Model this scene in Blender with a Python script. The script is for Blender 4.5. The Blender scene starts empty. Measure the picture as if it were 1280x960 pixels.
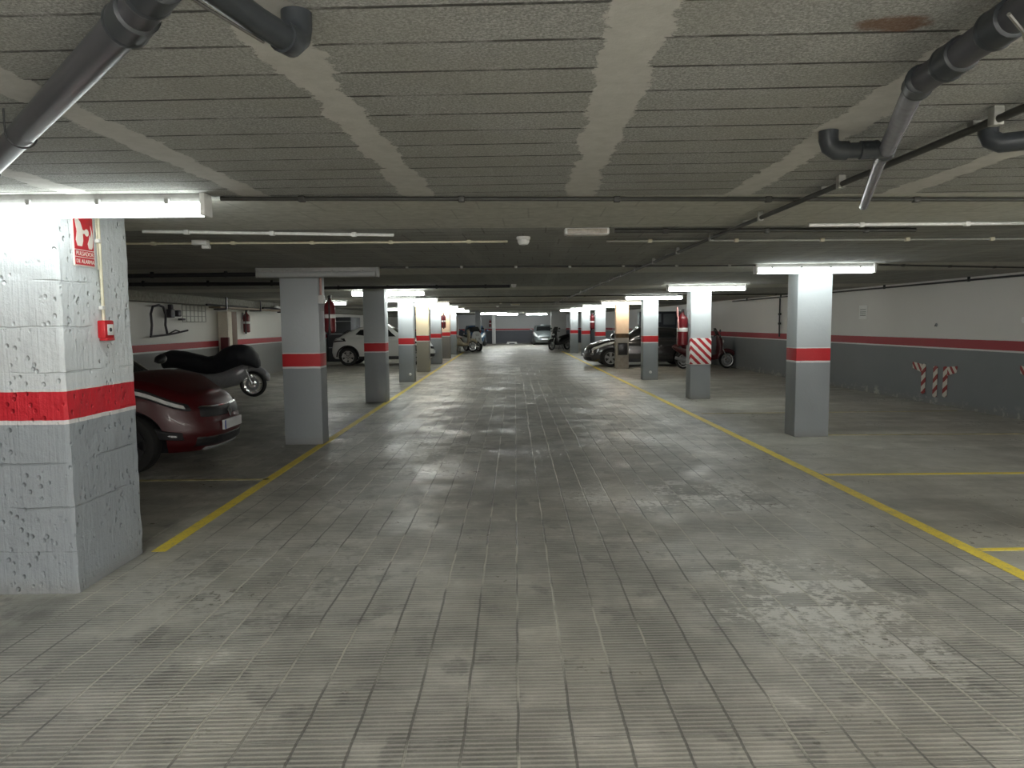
import bpy, bmesh, math, random
from mathutils import Vector, Matrix
PI = math.pi
random.seed(7)
SC = bpy.context.scene
COL = SC.collection

# ---------------------------------------------------------------- camera, world, exposure
FPX = 880.0
cam = bpy.data.cameras.new('camera'); cam.sensor_width = 36.0; cam.lens = 36.0*FPX/1280.0
cam.clip_end = 200
co = bpy.data.objects.new('camera', cam); COL.objects.link(co)
co.matrix_world = (Matrix.Translation((0, 0, 1.6)) @ Matrix.Rotation(-0.0075, 4, 'Z')
                   @ Matrix.Rotation(PI/2 - math.atan(75.5/FPX), 4, 'X') @ Matrix.Rotation(-0.0094, 4, 'Z'))
SC.camera = co
w = bpy.data.worlds.new('world'); SC.world = w; w.use_nodes = True
w.node_tree.nodes['Background'].inputs[0].default_value = (0.02, 0.022, 0.025, 1)
w.node_tree.nodes['Background'].inputs[1].default_value = 0.3
SC.view_settings.view_transform = 'Standard'
SC.view_settings.look = 'None'
SC.view_settings.gamma = 1.0
SC.view_settings.use_curve_mapping = False
SC.view_settings.exposure = 2.2
SC.cycles.diffuse_bounces = 10
SC.cycles.max_bounces = 12
SC.cycles.caustics_reflective = False
SC.cycles.caustics_refractive = False
FILL_POWER = 20.0
TUBE_POWER = 3.4          # radiance of the fluorescent diffusers
CZ = 2.34                  # ceiling height

# ---------------------------------------------------------------- node helpers
class NT:
    def __init__(s, name):
        s.m = bpy.data.materials.new(name); s.m.use_nodes = True
        s.t = s.m.node_tree; s.b = s.t.nodes['Principled BSDF']
    def n(s, typ, **kw):
        x = s.t.nodes.new(typ)
        for k, v in kw.items(): setattr(x, k, v)
        return x
    def put(s, sock, v):
        if isinstance(v, bpy.types.NodeSocket): s.t.links.new(v, sock)
        elif v is not None:
            if hasattr(sock.default_value, '__len__') and not hasattr(v, '__len__'): v = (v, v, v, 1)[:len(sock.default_value)]
            if hasattr(v, '__len__') and len(v) == 3 and len(sock.default_value) == 4: v = (*v, 1)
            sock.default_value = v
    def math(s, op, a, b=None, c=None, clamp=False):
        x = s.n('ShaderNodeMath', operation=op, use_clamp=clamp)
        for i, v in enumerate((a, b, c)):
            if v is not None: s.put(x.inputs[i], v)
        return x.outputs[0]
    def mix(s, f, a, b, mode='MIX'):
        x = s.n('ShaderNodeMix', data_type='RGBA', blend_type=mode)
        s.put(x.inputs[0], f); s.put(x.inputs[6], a); s.put(x.inputs[7], b)
        return x.outputs[2]
    def pos(s):
        g = s.n('ShaderNodeNewGeometry'); return g.outputs['Position']
    def xyz(s, v=None):
        x = s.n('ShaderNodeSeparateXYZ'); s.t.links.new(v or s.pos(), x.inputs[0]); return x.outputs
    def comb(s, x, y, z):
        c = s.n('ShaderNodeCombineXYZ')
        for i, v in enumerate((x, y, z)): s.put(c.inputs[i], v)
        return c.outputs[0]
    def noise(s, scale, detail=4, rough=0.55, vec=None, col=False):
        x = s.n('ShaderNodeTexNoise'); x.inputs['Scale'].default_value = scale
        x.inputs['Detail'].default_value = detail; x.inputs['Roughness'].default_value = rough
        s.t.links.new(vec or s.pos(), x.inputs['Vector']); return x.outputs[1 if col else 0]
    def ramp(s, f, *stops):
        x = s.n('ShaderNodeValToRGB'); cr = x.color_ramp
        while len(cr.elements) < len(stops): cr.elements.new(0.5)
        for e, (p, c) in zip(cr.elements, stops):
            e.position = p; e.color = (c, c, c, 1) if not hasattr(c, '__len__') else (*c, 1)
        s.t.links.new(f, x.inputs[0]); return x.outputs[0]
    def sstep(s, f, a, b):
        x = s.n('ShaderNodeMapRange', interpolation_type='SMOOTHSTEP')
        s.put(x.inputs[0], f); x.inputs[1].default_value = a; x.inputs[2].default_value = b
        return x.outputs[0]
    def bump(s, h, strength=0.5, dist=0.01):
        x = s.n('ShaderNodeBump'); x.inputs['Strength'].default_value = strength
        x.inputs['Distance'].default_value = dist; s.t.links.new(h, x.inputs['Height'])
        s.t.links.new(x.outputs[0], s.b.inputs['Normal'])
    def base(s, v): s.put(s.b.inputs['Base Color'], v)
    def rough(s, v): s.put(s.b.inputs['Roughness'], v)

def M(name, col, rough=0.5, metal=0.0, noise=0.06, emit=None, coat=0.0, trans=0.0, nscale=30):
    t = NT(name)
    if noise:
        f = t.noise(nscale, 3)
        a = tuple(max(0, c*(1-noise*2)) for c in col); b = tuple(min(1, c*(1+noise*2)) for c in col)
        t.base(t.ramp(f, (0.25, a), (0.75, b)))
    else: t.base(col)
    t.rough(rough); t.b.inputs['Metallic'].default_value = metal
    if coat: t.b.inputs['Coat Weight'].default_value = coat; t.b.inputs['Coat Roughness'].default_value = 0.06
    if trans: t.b.inputs['Transmission Weight'].default_value = trans
    if emit:
        t.b.inputs['Emission Color'].default_value = (*emit[0], 1); t.b.inputs['Emission Strength'].default_value = emit[1]
    return t.m

# ---------------------------------------------------------------- mesh helpers
def tag(o, label=None, cat=None, group=None, kind=None):
    if label: o['label'] = label
    if cat: o['category'] = cat
    if group: o['group'] = group
    if kind: o['kind'] = kind
    return o
def obj(name, bm, mat, parent=None, smooth=False):
    me = bpy.data.meshes.new(name)
    bmesh.ops.recalc_face_normals(bm, faces=bm.faces)
    bm.to_mesh(me); bm.free()
    for m in (mat if isinstance(mat, (list, tuple)) else [mat]): me.materials.append(m)
    if smooth:
        for p in me.polygons: p.use_smooth = True
        if smooth != 'all':
            me.set_sharp_from_angle(angle=math.radians(38))
    o = bpy.data.objects.new(name, me); COL.objects.link(o)
    if parent: o.parent = parent
    return o
def thing(name, label, cat, loc=(0, 0, 0), rz=0, group=None):
    o = bpy.data.objects.new(name, None); COL.objects.link(o); o.empty_display_size = 0.1
    o.location = loc; o.rotation_euler = (0, 0, rz)
    return tag(o, label, cat, group)
def copy_tree(o, parent=None):
    c = o.copy(); COL.objects.link(c)
    if parent: c.parent = parent
    for ch in list(o.children): copy_tree(ch, c)
    return c
def NB(): return bmesh.new()
def box(bm, x0, x1, y0, y1, z0, z1, bev=0.0, mi=0, seg=2):
    vs = [bm.verts.new((x, y, z)) for z in (z0, z1) for y in (y0, y1) for x in (x0, x1)]
    fs = [bm.faces.new([vs[i] for i in q]) for q in ((0, 2, 3, 1), (4, 5, 7, 6), (0, 1, 5, 4), (2, 6, 7, 3), (0, 4, 6, 2), (1, 3, 7, 5))]
    for f in fs: f.material_index = mi
    if bev:
        es = list({e for f in fs for e in f.edges})
        bmesh.ops.bevel(bm, geom=es, offset=bev, segments=seg, affect='EDGES', profile=0.5)
    return vs
def B(name, x0, x1, y0, y1, z0, z1, mat, parent=None, bev=0.0):
    bm = NB(); box(bm, x0, x1, y0, y1, z0, z1, bev); return obj(name, bm, mat, parent, smooth=bool(bev))
def frames(pts):
    out = []; up = Vector((0, 0, 1)); pu = None
    for i, p in enumerate(pts):
        a = pts[max(0, i-1)]; b = pts[min(len(pts)-1, i+1)]
        t = (b-a).normalized()
        if pu is None:
            u = t.cross(up if abs(t.z) < 0.95 else Vector((1, 0, 0))).normalized()
        else: u = (pu - t*pu.dot(t)).normalized()
        pu = u; out.append((t, u, t.cross(u).normalized()))
    return out
def tube(bm, pts, r, seg=14, cap=True, mi=0):
    pts = [Vector(p) for p in pts]; rs = r if hasattr(r, '__len__') else [r]*len(pts)
    fr = frames(pts); rings = []
    for p, (t, u, v), rr in zip(pts, fr, rs):
        rings.append([bm.verts.new(p + (u*math.cos(2*PI*k/seg) + v*math.sin(2*PI*k/seg))*rr) for k in range(seg)])
    for a, b in zip(rings, rings[1:]):
        for k in range(seg):
            bm.faces.new((a[k], a[(k+1) % seg], b[(k+1) % seg], b[k])).material_index = mi
    if cap:
        bm.faces.new(rings[0]).material_index = mi; bm.faces.new(rings[-1]).material_index = mi
def lathe(bm, prof, c=(0, 0, 0), axis='Z', seg=28, mi=0, close=False):
    """prof: list of (radius, height along the axis)"""
    c = Vector(c); rings = []
    for r, h in prof:
        ring = []
        for k in range(seg):
            a = 2*PI*k/seg; x, y = r*math.cos(a), r*math.sin(a)
            v = {'Z': (x, y, h), 'Y': (x, h, y), 'X': (h, x, y)}[axis]
            ring.append(bm.verts.new(c + Vector(v)))
        rings.append(ring)
    pr = list(zip(rings, rings[1:])) + ([(rings[-1], rings[0])] if close else [])
    for a, b in pr:
        for k in range(seg):
            bm.faces.new((a[k], a[(k+1) % seg], b[(k+1) % seg], b[k])).material_index = mi
    if not close:
        for ring, (r, h) in ((rings[0], prof[0]), (rings[-1], prof[-1])):
            if r > 1e-4: bm.faces.new(ring).material_index = mi
        bmesh.ops.remove_doubles(bm, verts=[v for ring in rings for v in ring], dist=1e-6)
def blob(bm, secs, seg=20, axis='X', mi=0, n=2.0, cap=True):
    """loft of superellipse sections (s, cy, cz, ry, rz) along axis"""
    rings = []
    for s, cy, cz, ry, rz in secs:
        ring = []
        for k in range(seg):
            a = 2*PI*k/seg; ca, sa = math.cos(a), math.sin(a)
            y = cy + ry*math.copysign(abs(ca)**(2/n), ca); z = cz + rz*math.copysign(abs(sa)**(2/n), sa)
            ring.append(bm.verts.new((s, y, z) if axis == 'X' else (y, s, z) if axis == 'Y' else (y, z, s)))
        rings.append(ring)
    for a, b in zip(rings, rings[1:]):
        for k in range(seg): bm.faces.new((a[k], a[(k+1) % seg], b[(k+1) % seg], b[k])).material_index = mi
    if cap:
        bm.faces.new(rings[0]).material_index = mi; bm.faces.new(rings[-1]).material_index = mi
def prism(bm, poly, d0, d1, axis='Y', mi=0):
    """polygon in the two other axes, extruded from d0 to d1 along axis"""
    def P(a, b, d): return {'Y': (a, d, b), 'X': (d, a, b), 'Z': (a, b, d)}[axis]
    A = [bm.verts.new(P(a, b, d0)) for a, b in poly]; Bv = [bm.verts.new(P(a, b, d1)) for a, b in poly]
    n = len(poly)
    bm.faces.new(A).material_index = mi; bm.faces.new(Bv).material_index = mi
    for i in range(n): bm.faces.new((A[i], A[(i+1) % n], Bv[(i+1) % n], Bv[i])).material_index = mi
def text_mesh(name, s, size, mat, parent, mw, extrude=0.0006):
    cu = bpy.data.curves.new(name, 'FONT'); cu.body = s; cu.size = size; cu.align_x = 'CENTER'; cu.extrude = extrude
    o = bpy.data.objects.new(name, cu); COL.objects.link(o)
    bpy.context.view_layer.update()
    me = bpy.data.meshes.new_from_object(o.evaluated_get(bpy.context.evaluated_depsgraph_get()))
    bpy.data.objects.remove(o); me.transform(mw); me.materials.clear(); me.materials.append(mat)
    o = bpy.data.objects.new(name, me); COL.objects.link(o); o.parent = parent
    return o
def bake_cut(o, cutters):
    """cut wheel arches out of a body and keep the result as plain mesh"""
    for c in cutters:
        m = o.modifiers.new('cut', 'BOOLEAN'); m.operation = 'DIFFERENCE'; m.solver = 'EXACT'; m.object = c
    bpy.context.view_layer.update()
    me = bpy.data.meshes.new_from_object(o.evaluated_get(bpy.context.evaluated_depsgraph_get()))
    o.modifiers.clear(); o.data = me
    for c in cutters: bpy.data.objects.remove(c)

# ---------------------------------------------------------------- setting materials
def mat_floor():
    t = NT('ribbed_floor_tiles'); P = t.pos(); X, Y, Z = t.xyz(P)
    a = -0.012  # the paving runs very slightly off the aisle
    u = t.math('ADD', X, t.math('MULTIPLY', Y, -a*-1)); v = t.math('ADD', Y, t.math('MULTIPLY', X, a))
    big = t.noise(0.45, 5, 0.6); mid = t.noise(2.2, 6, 0.62); fine = t.noise(16, 5, 0.65); spk = t.noise(90, 2, 0.5)
    wob = t.math('MULTIPLY', t.math('SUBTRACT', t.noise(3.0, 3), 0.5), 0.02)
    U = t.math('DIVIDE', t.math('ADD', u, wob), 0.213); V = t.math('DIVIDE', t.math('ADD', v, wob), 0.2)
    fu = t.math('ABSOLUTE', t.math('SUBTRACT', t.math('FRACT', U), 0.5)); fv = t.math('ABSOLUTE', t.math('SUBTRACT', t.math('FRACT', V), 0.5))
    jU = t.sstep(fu, 0.462, 0.486); jV = t.sstep(fv, 0.478, 0.492)
    wn = t.n('ShaderNodeTexWhiteNoise', noise_dimensions='2D')
    t.t.links.new(t.comb(t.math('FLOOR', U), t.math('FLOOR', V), 0.0), wn.inputs['Vector'])
    cell = wn.outputs[0]
    groove = t.math('SINE', t.math('MULTIPLY', v, 2*PI/0.0285))
    g01 = t.sstep(groove, -0.2, 0.8)
    # bays: smoother dusty concrete outside the painted lines
    bay = t.math('MAXIMUM', t.sstep(X, 3.25, 3.4), t.sstep(t.math('MULTIPLY', X, -1.0), 2.5, 2.65))
    aisle = t.math('SUBTRACT', 1.0, bay)
    c = t.ramp(mid, (0.32, (0.105, 0.104, 0.094)), (0.5, (0.19, 0.187, 0.168)), (0.68, (0.33, 0.322, 0.29)))
    c = t.mix(t.math('MULTIPLY', t.sstep(big, 0.42, 0.68), 0.4), c, (0.36, 0.34, 0.28))
    c = t.mix(t.math('MULTIPLY', t.math('SUBTRACT', cell, 0.25), 0.6, clamp=True), c, (0.13, 0.13, 0.115))
    # worn pale scuffs, placed worn patches with glossy reflections painted in, dark oily blotches
    scuff = t.math('MULTIPLY', t.sstep(t.noise(1.1, 7, 0.72), 0.56, 0.70), t.sstep(fine, 0.42, 0.62))
    c = t.mix(t.math('MULTIPLY', scuff, 0.6), c, (0.50, 0.49, 0.45))
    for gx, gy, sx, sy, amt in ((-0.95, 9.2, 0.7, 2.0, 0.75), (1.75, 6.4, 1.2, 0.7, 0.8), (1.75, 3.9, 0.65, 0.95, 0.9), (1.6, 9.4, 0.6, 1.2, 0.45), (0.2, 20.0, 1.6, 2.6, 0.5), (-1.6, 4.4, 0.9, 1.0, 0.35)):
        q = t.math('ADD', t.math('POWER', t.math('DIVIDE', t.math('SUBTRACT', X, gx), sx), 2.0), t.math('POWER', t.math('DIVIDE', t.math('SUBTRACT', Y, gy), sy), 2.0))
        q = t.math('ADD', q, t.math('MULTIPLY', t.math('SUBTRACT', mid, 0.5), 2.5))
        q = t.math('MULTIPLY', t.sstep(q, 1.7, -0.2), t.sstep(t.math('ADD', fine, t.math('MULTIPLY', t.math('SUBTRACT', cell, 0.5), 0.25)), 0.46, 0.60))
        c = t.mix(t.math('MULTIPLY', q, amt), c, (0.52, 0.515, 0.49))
    oil = t.math('MULTIPLY', t.sstep(t.noise(3.3, 4, 0.6, vec=t.comb(t.math('MULTIPLY', X, 1.2), Y, 3.0)), 0.57, 0.66), 0.6)
    c = t.mix(oil, c, (0.075, 0.074, 0.068))
    c = t.mix(t.math('MULTIPLY', g01, t.math('ADD', 0.08, t.math('MULTIPLY', aisle, 0.36))), c, (0.44, 0.42, 0.38))
    jn = t.noise(0.8, 3)
    jc = t.mix(t.sstep(jn, 0.47, 0.55), (0.09, 0.088, 0.08), (0.36, 0.35, 0.30))
    joint = t.math('MAXIMUM', jU, t.math('MULTIPLY', jV, 0.8))
    c = t.mix(t.math('MULTIPLY', joint, t.math('ADD', 0.22, t.math('MULTIPLY', aisle, 0.63))), c, jc)
    c = t.mix(t.math('MULTIPLY', t.math('SUBTRACT', spk, 0.5), 0.35, clamp=True), c, (0.6, 0.58, 0.52))
    c = t.mix(t.math('MULTIPLY', t.sstep(X, 3.25, 3.4), 0.45), c, (0.40, 0.385, 0.345))
    # streaks across the bays
    st = t.noise(1.0, 5, 0.6, vec=t.comb(t.math('MULTIPLY', X, 0.35), t.math('MULTIPLY', Y, 1.9), 0.0))
    c = t.mix(t.math('MULTIPLY', t.math('MULTIPLY', t.sstep(st, 0.45, 0.62), bay), 0.4), c, (0.12, 0.112, 0.095))
    t.base(t.mix(1.0, c, (1.52, 1.52, 1.52), 'MULTIPLY'))
    r = t.math('ADD', t.math('MULTIPLY', t.sstep(t.noise(0.9, 6, 0.7), 0.42, 0.62), -0.22), 0.52)
    r = t.math('ADD', r, t.math('MULTIPLY', t.math('SUBTRACT', fine, 0.5), 0.35))
    t.rough(r)
    t.b.inputs['Specular IOR Level'].default_value = 0.55
    h = t.math('ADD', t.math('MULTIPLY', g01, t.math('ADD', 0.04, t.math('MULTIPLY', aisle, 0.22))), t.math('MULTIPLY', joint, -0.6))
    h = t.math('ADD', h, t.math('MULTIPLY', fine, 0.5)); h = t.math('ADD', h, t.math('MULTIPLY', mid, 1.2))
    t.bump(h, 0.42, 0.012)
    return t.m
def mat_ceiling():
    t = NT('ceiling_block_slab'); X, Y, Z = t.xyz()
    a = 0.040
    u = t.math('SUBTRACT', X, t.math('MULTIPLY', Y, a)); v = t.math('ADD', Y, t.math('MULTIPLY', X, a))
    # flat cast band at each row of pillars
    ph = t.math('FRACT', t.math('DIVIDE', t.math('SUBTRACT', Y, 4.19), 5.02))
    band = t.math('MULTIPLY', t.math('GREATER_THAN', ph, 0.0), t.math('LESS_THAN', ph, 0.27))
    slab = t.math('SUBTRACT', 1.0, band)
    V = t.math('DIVIDE', v, 0.213)
    fv = t.math('ABSOLUTE', t.math('SUBTRACT', t.math('FRACT', V), 0.5))
    brk = t.sstep(t.noise(4, 5, 0.7), 0.35, 0.55)
    jv = t.math('MULTIPLY', t.sstep(fv, 0.455, 0.482), t.math('ADD', t.math('MULTIPLY', brk, 0.75), 0.25))
    # smooth mortar over the ribs, ragged edges stepping from block to block
    wn = t.n('ShaderNodeTexWhiteNoise', noise_dimensions='2D')
    rb = t.math('FLOOR', t.math('DIVIDE', t.math('ADD', u, 1.125), 0.93))
    t.t.links.new(t.comb(t.math('FLOOR', V), rb, 0.0), wn.inputs['Vector'])
    rag = t.math('MULTIPLY', t.math('SUBTRACT', wn.outputs[0], 0.5), 0.03)
    rag = t.math('ADD', rag, t.math('MULTIPLY', t.math('SUBTRACT', t.noise(4, 7, 0.78), 0.5), 0.20))
    fu = t.math('FRACT', t.math('DIVIDE', t.math('ADD', u, 1.125), 0.93))
    du = t.math('MULTIPLY', t.math('ABSOLUTE', t.math('SUBTRACT', fu, 0.5)), 0.93)
    rib = t.math('MULTIPLY', t.sstep(t.math('ADD', du, rag), 0.084, 0.077), slab)
    rib = t.math('MULTIPLY', rib, t.math('ADD', 0.2, t.math('MULTIPLY', t.math('LESS_THAN', Y, 4.3), 0.8)))
    blk = t.math('MULTIPLY', t.math('SUBTRACT', 1.0, rib), slab)
    gr = t.noise(120, 4, 0.8); n2 = t.noise(2.0, 4); n3 = t.noise(14, 5, 0.7)
    c = t.ramp(gr, (0.34, (0.13, 0.13, 0.115)), (0.5, (0.225, 0.225, 0.207)), (0.66, (0.37, 0.37, 0.345)))
    c = t.mix(t.math('MULTIPLY', t.sstep(n2, 0.4, 0.66), 0.35), c, (0.20, 0.195, 0.16))
    wn2 = t.n('ShaderNodeTexWhiteNoise', noise_dimensions='2D')
    t.t.links.new(t.comb(t.math('FLOOR', V), rb, 5.0), wn2.inputs['Vector'])
    c = t.mix(t.math('MULTIPLY', wn2.outputs[0], 0.16), c, (0.12, 0.12, 0.10))
    smooth = t.ramp(n3, (0.3, (0.30, 0.295, 0.265)), (0.7, (0.36, 0.352, 0.32)))
    c = t.mix(rib, c, smooth)
    # shuttering board pattern on the cast bands
    bu = t.math('ADD', t.math('DIVIDE', u, 0.5), t.math('MULTIPLY', t.math('FLOOR', t.math('DIVIDE', v, 0.42)), 0.37))
    bj = t.math('MAXIMUM', t.sstep(t.math('ABSOLUTE', t.math('SUBTRACT', t.math('FRACT', bu), 0.5)), 0.482, 0.495),
                t.sstep(t.math('ABSOLUTE', t.math('SUBTRACT', t.math('FRACT', t.math('DIVIDE', v, 0.42)), 0.5)), 0.475, 0.49))
    bandc = t.mix(t.math('MULTIPLY', bj, 0.35), t.ramp(n3, (0.3, (0.27, 0.268, 0.232)), (0.7, (0.37, 0.365, 0.32))), (0.15, 0.15, 0.13))
    c = t.mix(band, c, bandc)
    c = t.mix(t.math('MULTIPLY', t.math('MULTIPLY', bj, slab), t.math('MULTIPLY', t.math('GREATER_THAN', Y, 4.3), 0.5)), c, (0.08, 0.08, 0.07))
    c = t.mix(t.math('MULTIPLY', t.math('MULTIPLY', jv, blk), 0.9), c, (0.035, 0.034, 0.03))
    # rust coloured damp stain
    dx = t.math('DIVIDE', t.math('SUBTRACT', X, 0.98), 0.10); dy = t.math('DIVIDE', t.math('SUBTRACT', Y, 1.83), 0.055)
    d = t.math('ADD', t.math('POWER', dx, 2.0), t.math('POWER', dy, 2.0))
    d = t.math('ADD', d, t.math('MULTIPLY', t.math('SUBTRACT', n3, 0.5), 2.6))
    c = t.mix(t.math('MULTIPLY', t.sstep(d, 1.2, 0.3), 0.75), c, (0.10, 0.045, 0.02))
    t.base(t.mix(1.0, c, (1.66, 1.67, 1.74), 'MULTIPLY')); t.rough(0.92); t.b.inputs['Specular IOR Level'].default_value = 0.15
    h = t.math('MULTIPLY', gr, t.math('ADD', t.math('MULTIPLY', blk, 1.0), 0.15))
    h = t.math('ADD', h, t.math('MULTIPLY', t.math('MULTIPLY', jv, blk), 1.3))
    h = t.math('ADD', h, t.math('MULTIPLY', rib, -0.8)); h = t.math('ADD', h, t.math('MULTIPLY', n3, 0.8))
    t.bump(h, 0.55, 0.008)
    return t.m
def banded(name, upper, lower, red=(0.55, 0.016, 0.024), white=(0.72, 0.70, 0.70), z=(1.03, 1.055, 1.225, 1.238),
           rough=0.55, bumpy=0.35, peel=0.0, lines=False, under=None, dust=True):
    """painted concrete: grey dado, red stripe edged in white, pale paint above"""
    t = NT(name); X, Y, Z = t.xyz()
    zz = t.math('ADD', Z, t.math('MULTIPLY', t.math('SUBTRACT', t.noise(9, 3), 0.5), 0.008))
    n1 = t.noise(1.6, 5); n2 = t.noise(22, 5, 0.7); n3 = t.noise(5, 4)
    up = t.mix(t.math('MULTIPLY', n1, 0.22), upper, tuple(c*0.72 for c in upper))
    lo = t.mix(t.math('MULTIPLY', n1, 0.5), lower, tuple(c*0.72 for c in lower))
    rd = t.mix(t.math('MULTIPLY', n3, 0.4), red, tuple(c*0.65 for c in red))
    def above(k): return t.math('GREATER_THAN', zz, k)
    c = t.mix(above(z[0]), lo, white); c = t.mix(above(z[1]), c, rd)
    c = t.mix(above(z[2]), c, white); c = t.mix(above(z[3]), c, up)
    if peel:
        pk = t.math('MULTIPLY', t.sstep(t.noise(6.0, 7, 0.72), 0.52, 0.60), t.sstep(t.math('ADD', Z, t.math('MULTIPLY', t.noise(1.2, 3), 0.35)), peel+0.17, peel*0.3))
        c = t.mix(pk, c, (0.55, 0.53, 0.50))
    if dust:
        dm = t.math('MULTIPLY', t.sstep(t.math('ADD', Z, t.math('MULTIPLY', n2, 0.12)), 0.20, 0.03), 0.45)
        c = t.mix(dm, c, (0.24, 0.225, 0.19))
    chips = t.sstep(t.noise(13, 4, 0.7), 0.70, 0.74)
    c = t.mix(t.math('MULTIPLY', chips, 0.45), c, (0.2, 0.2, 0.2))
    t.base(c); t.rough(rough)
    h = t.math('ADD', t.math('MULTIPLY', n2, 0.6), t.math('MULTIPLY', n3, 1.2))
    if lines:
        pits = t.n('ShaderNodeTexVoronoi'); pits.inputs['Scale'].default_value = 22
        t.t.links.new(t.comb(X, Y, t.math('MULTIPLY', Z, 0.8)), pits.inputs['Vector'])
        pp = t.math('MULTIPLY', t.sstep(pits.outputs['Distance'], 0.30, 0.12), t.sstep(t.noise(4, 3), 0.44, 0.56))
        h = t.math('SUBTRACT', h, t.math('MULTIPLY', pp, 1.2))
        fz = t.math('ABSOLUTE', t.math('SUBTRACT', t.math('FRACT', t.math('DIVIDE', t.math('ADD', Z, t.math('MULTIPLY', n3, 0.03)), 0.27)), 0.5))
        h = t.math('SUBTRACT', h, t.math('MULTIPLY', t.math('MULTIPLY', t.sstep(fz, 0.478, 0.492), t.sstep(n1, 0.48, 0.6)), 1.0))
        sx = t.noise(1.0, 3, vec=t.comb(t.math('MULTIPLY', X, 60.0), t.math('MULTIPLY', Y, 60.0), Z))
        h = t.math('ADD', h, t.math('MULTIPLY', sx, 0.5))
    t.bump(h, bumpy, 0.012)
    return t.m
UP = (0.49, 0.525, 0.55); LO = (0.31, 0.335, 0.355)
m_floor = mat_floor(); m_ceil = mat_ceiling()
m_pillar = banded('painted_concrete_pillar', UP, LO)
m_pillar_rough = banded('rough_painted_concrete', (0.70, 0.74, 0.77), (0.36, 0.395, 0.43), red=(0.66, 0.014, 0.03), bumpy=1.0, lines=True)
m_pillar_cream = banded('cream_painted_pillar', (0.80, 0.74, 0.55), (0.34, 0.33, 0.28))
m_pillar_tan = banded('peach_painted_pillar', (0.80, 0.62, 0.46), (0.24, 0.23, 0.22))
m_pillar_plain = banded('white_pillar', (0.75, 0.76, 0.76), (0.6, 0.6, 0.6), red=(0.6, 0.6, 0.6), white=(0.6, 0.6, 0.6))
m_wall_r = banded('right_wall_paint', (0.80, 0.78, 0.76), (0.21, 0.225, 0.24), red=(0.40, 0.02, 0.035), peel=0.22, z=(1.055, 1.085, 1.245, 1.262), bumpy=0.15)
m_wall_l = banded('left_wall_paint', (0.80, 0.79, 0.75), (0.30, 0.305, 0.30), red=(0.46, 0.03, 0.045), z=(1.02, 1.055, 1.21, 1.235), bumpy=0.2)
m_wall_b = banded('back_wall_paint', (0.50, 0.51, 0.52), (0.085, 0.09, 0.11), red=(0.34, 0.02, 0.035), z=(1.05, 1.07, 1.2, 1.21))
m_concrete = M('bare_concrete', (0.30, 0.295, 0.26), 0.9, noise=0.15, nscale=12)

def structure(name, bm, mat): return tag(obj(name, bm, mat), kind='structure')
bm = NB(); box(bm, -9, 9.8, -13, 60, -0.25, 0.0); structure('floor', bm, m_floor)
bm = NB(); box(bm, -9, 9.8, -13, 60, CZ, CZ+0.3); structure('ceiling', bm, m_ceil)
def wall_strip(name, a, b, th, mat):
    a = Vector(a); b = Vector(b); d = (b-a).normalized(); n = Vector((-d.y, d.x))*th
    bm = NB(); prism(bm, [tuple(a), tuple(b), tuple(b+n), tuple(a+n)], 0.0, CZ, 'Z'); return structure(name, bm, mat)
wall_strip('wall_right', (8.867, -12.5), (6.85, 57), -0.25, m_wall_r)
wall_strip('wall_left', (-7.9, -12.5), (-7.9, 57), 0.25, m_wall_l)
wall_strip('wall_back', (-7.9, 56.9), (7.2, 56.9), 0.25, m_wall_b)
wall_strip('wall_front', (-7.9, -12.5), (8.9, -12.5), -0.25, m_wall_l)
bm = NB(); box(bm, -7.9, -7.5, 4, 50, 2.14, CZ); structure('trim_1', bm, m_concrete)     # downstand along the left wall
def wall_rx(y): return 8.68 - (y+6.5)*(8.68-6.85)/63.5

# ---------------------------------------------------------------- pillars
def pillar(name, label, x0, x1, y0, y1, mat, rough_mesh=False, group=None):
    bm = NB()
    if not rough_mesh: box(bm, x0, x1, y0, y1, 0, CZ, 0.012)
    else:
        vs = box(bm, x0, x1, y0, y1, 0, CZ)
        bmesh.ops.subdivide_edges(bm, edges=bm.edges[:], cuts=46, use_grid_fill=True)
        from mathutils import noise as N
        cx, cy = (x0+x1)/2, (y0+y1)/2
        for v in bm.verts:
            p = v.co
            k = 0.006*N.noise(p*9) + 0.004*N.noise(p*27) + 0.008*N.noise(Vector((p.x, p.y, p.z*2.2)))
            e = (abs(abs(p.x-cx)-(x1-x0)/2) < 1e-4) and (abs(abs(p.y-cy)-(y1-y0)/2) < 1e-4)
            if e: k -= 0.009 + 0.008*max(0, N.noise(p*16))
            sx = math.copysign(1, p.x-cx) if abs(abs(p.x-cx)-(x1-x0)/2) < 1e-4 else 0
            sy = math.copysign(1, p.y-cy) if abs(abs(p.y-cy)-(y1-y0)/2) < 1e-4 else 0
            v.co.x += sx*k; v.co.y += sy*k
    o = obj(name, bm, mat, smooth=True)
    return tag(o, label, 'pillar', group)
G_L = 'pillars along the left edge of the aisle'; G_R = 'pillars along the right edge of the aisle'
pillar('concrete_pillar', 'large rough concrete pillar in the left foreground carrying a red alarm button', -3.55, -2.60, 4.15, 4.925, m_pillar_rough, True, G_L)
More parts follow.
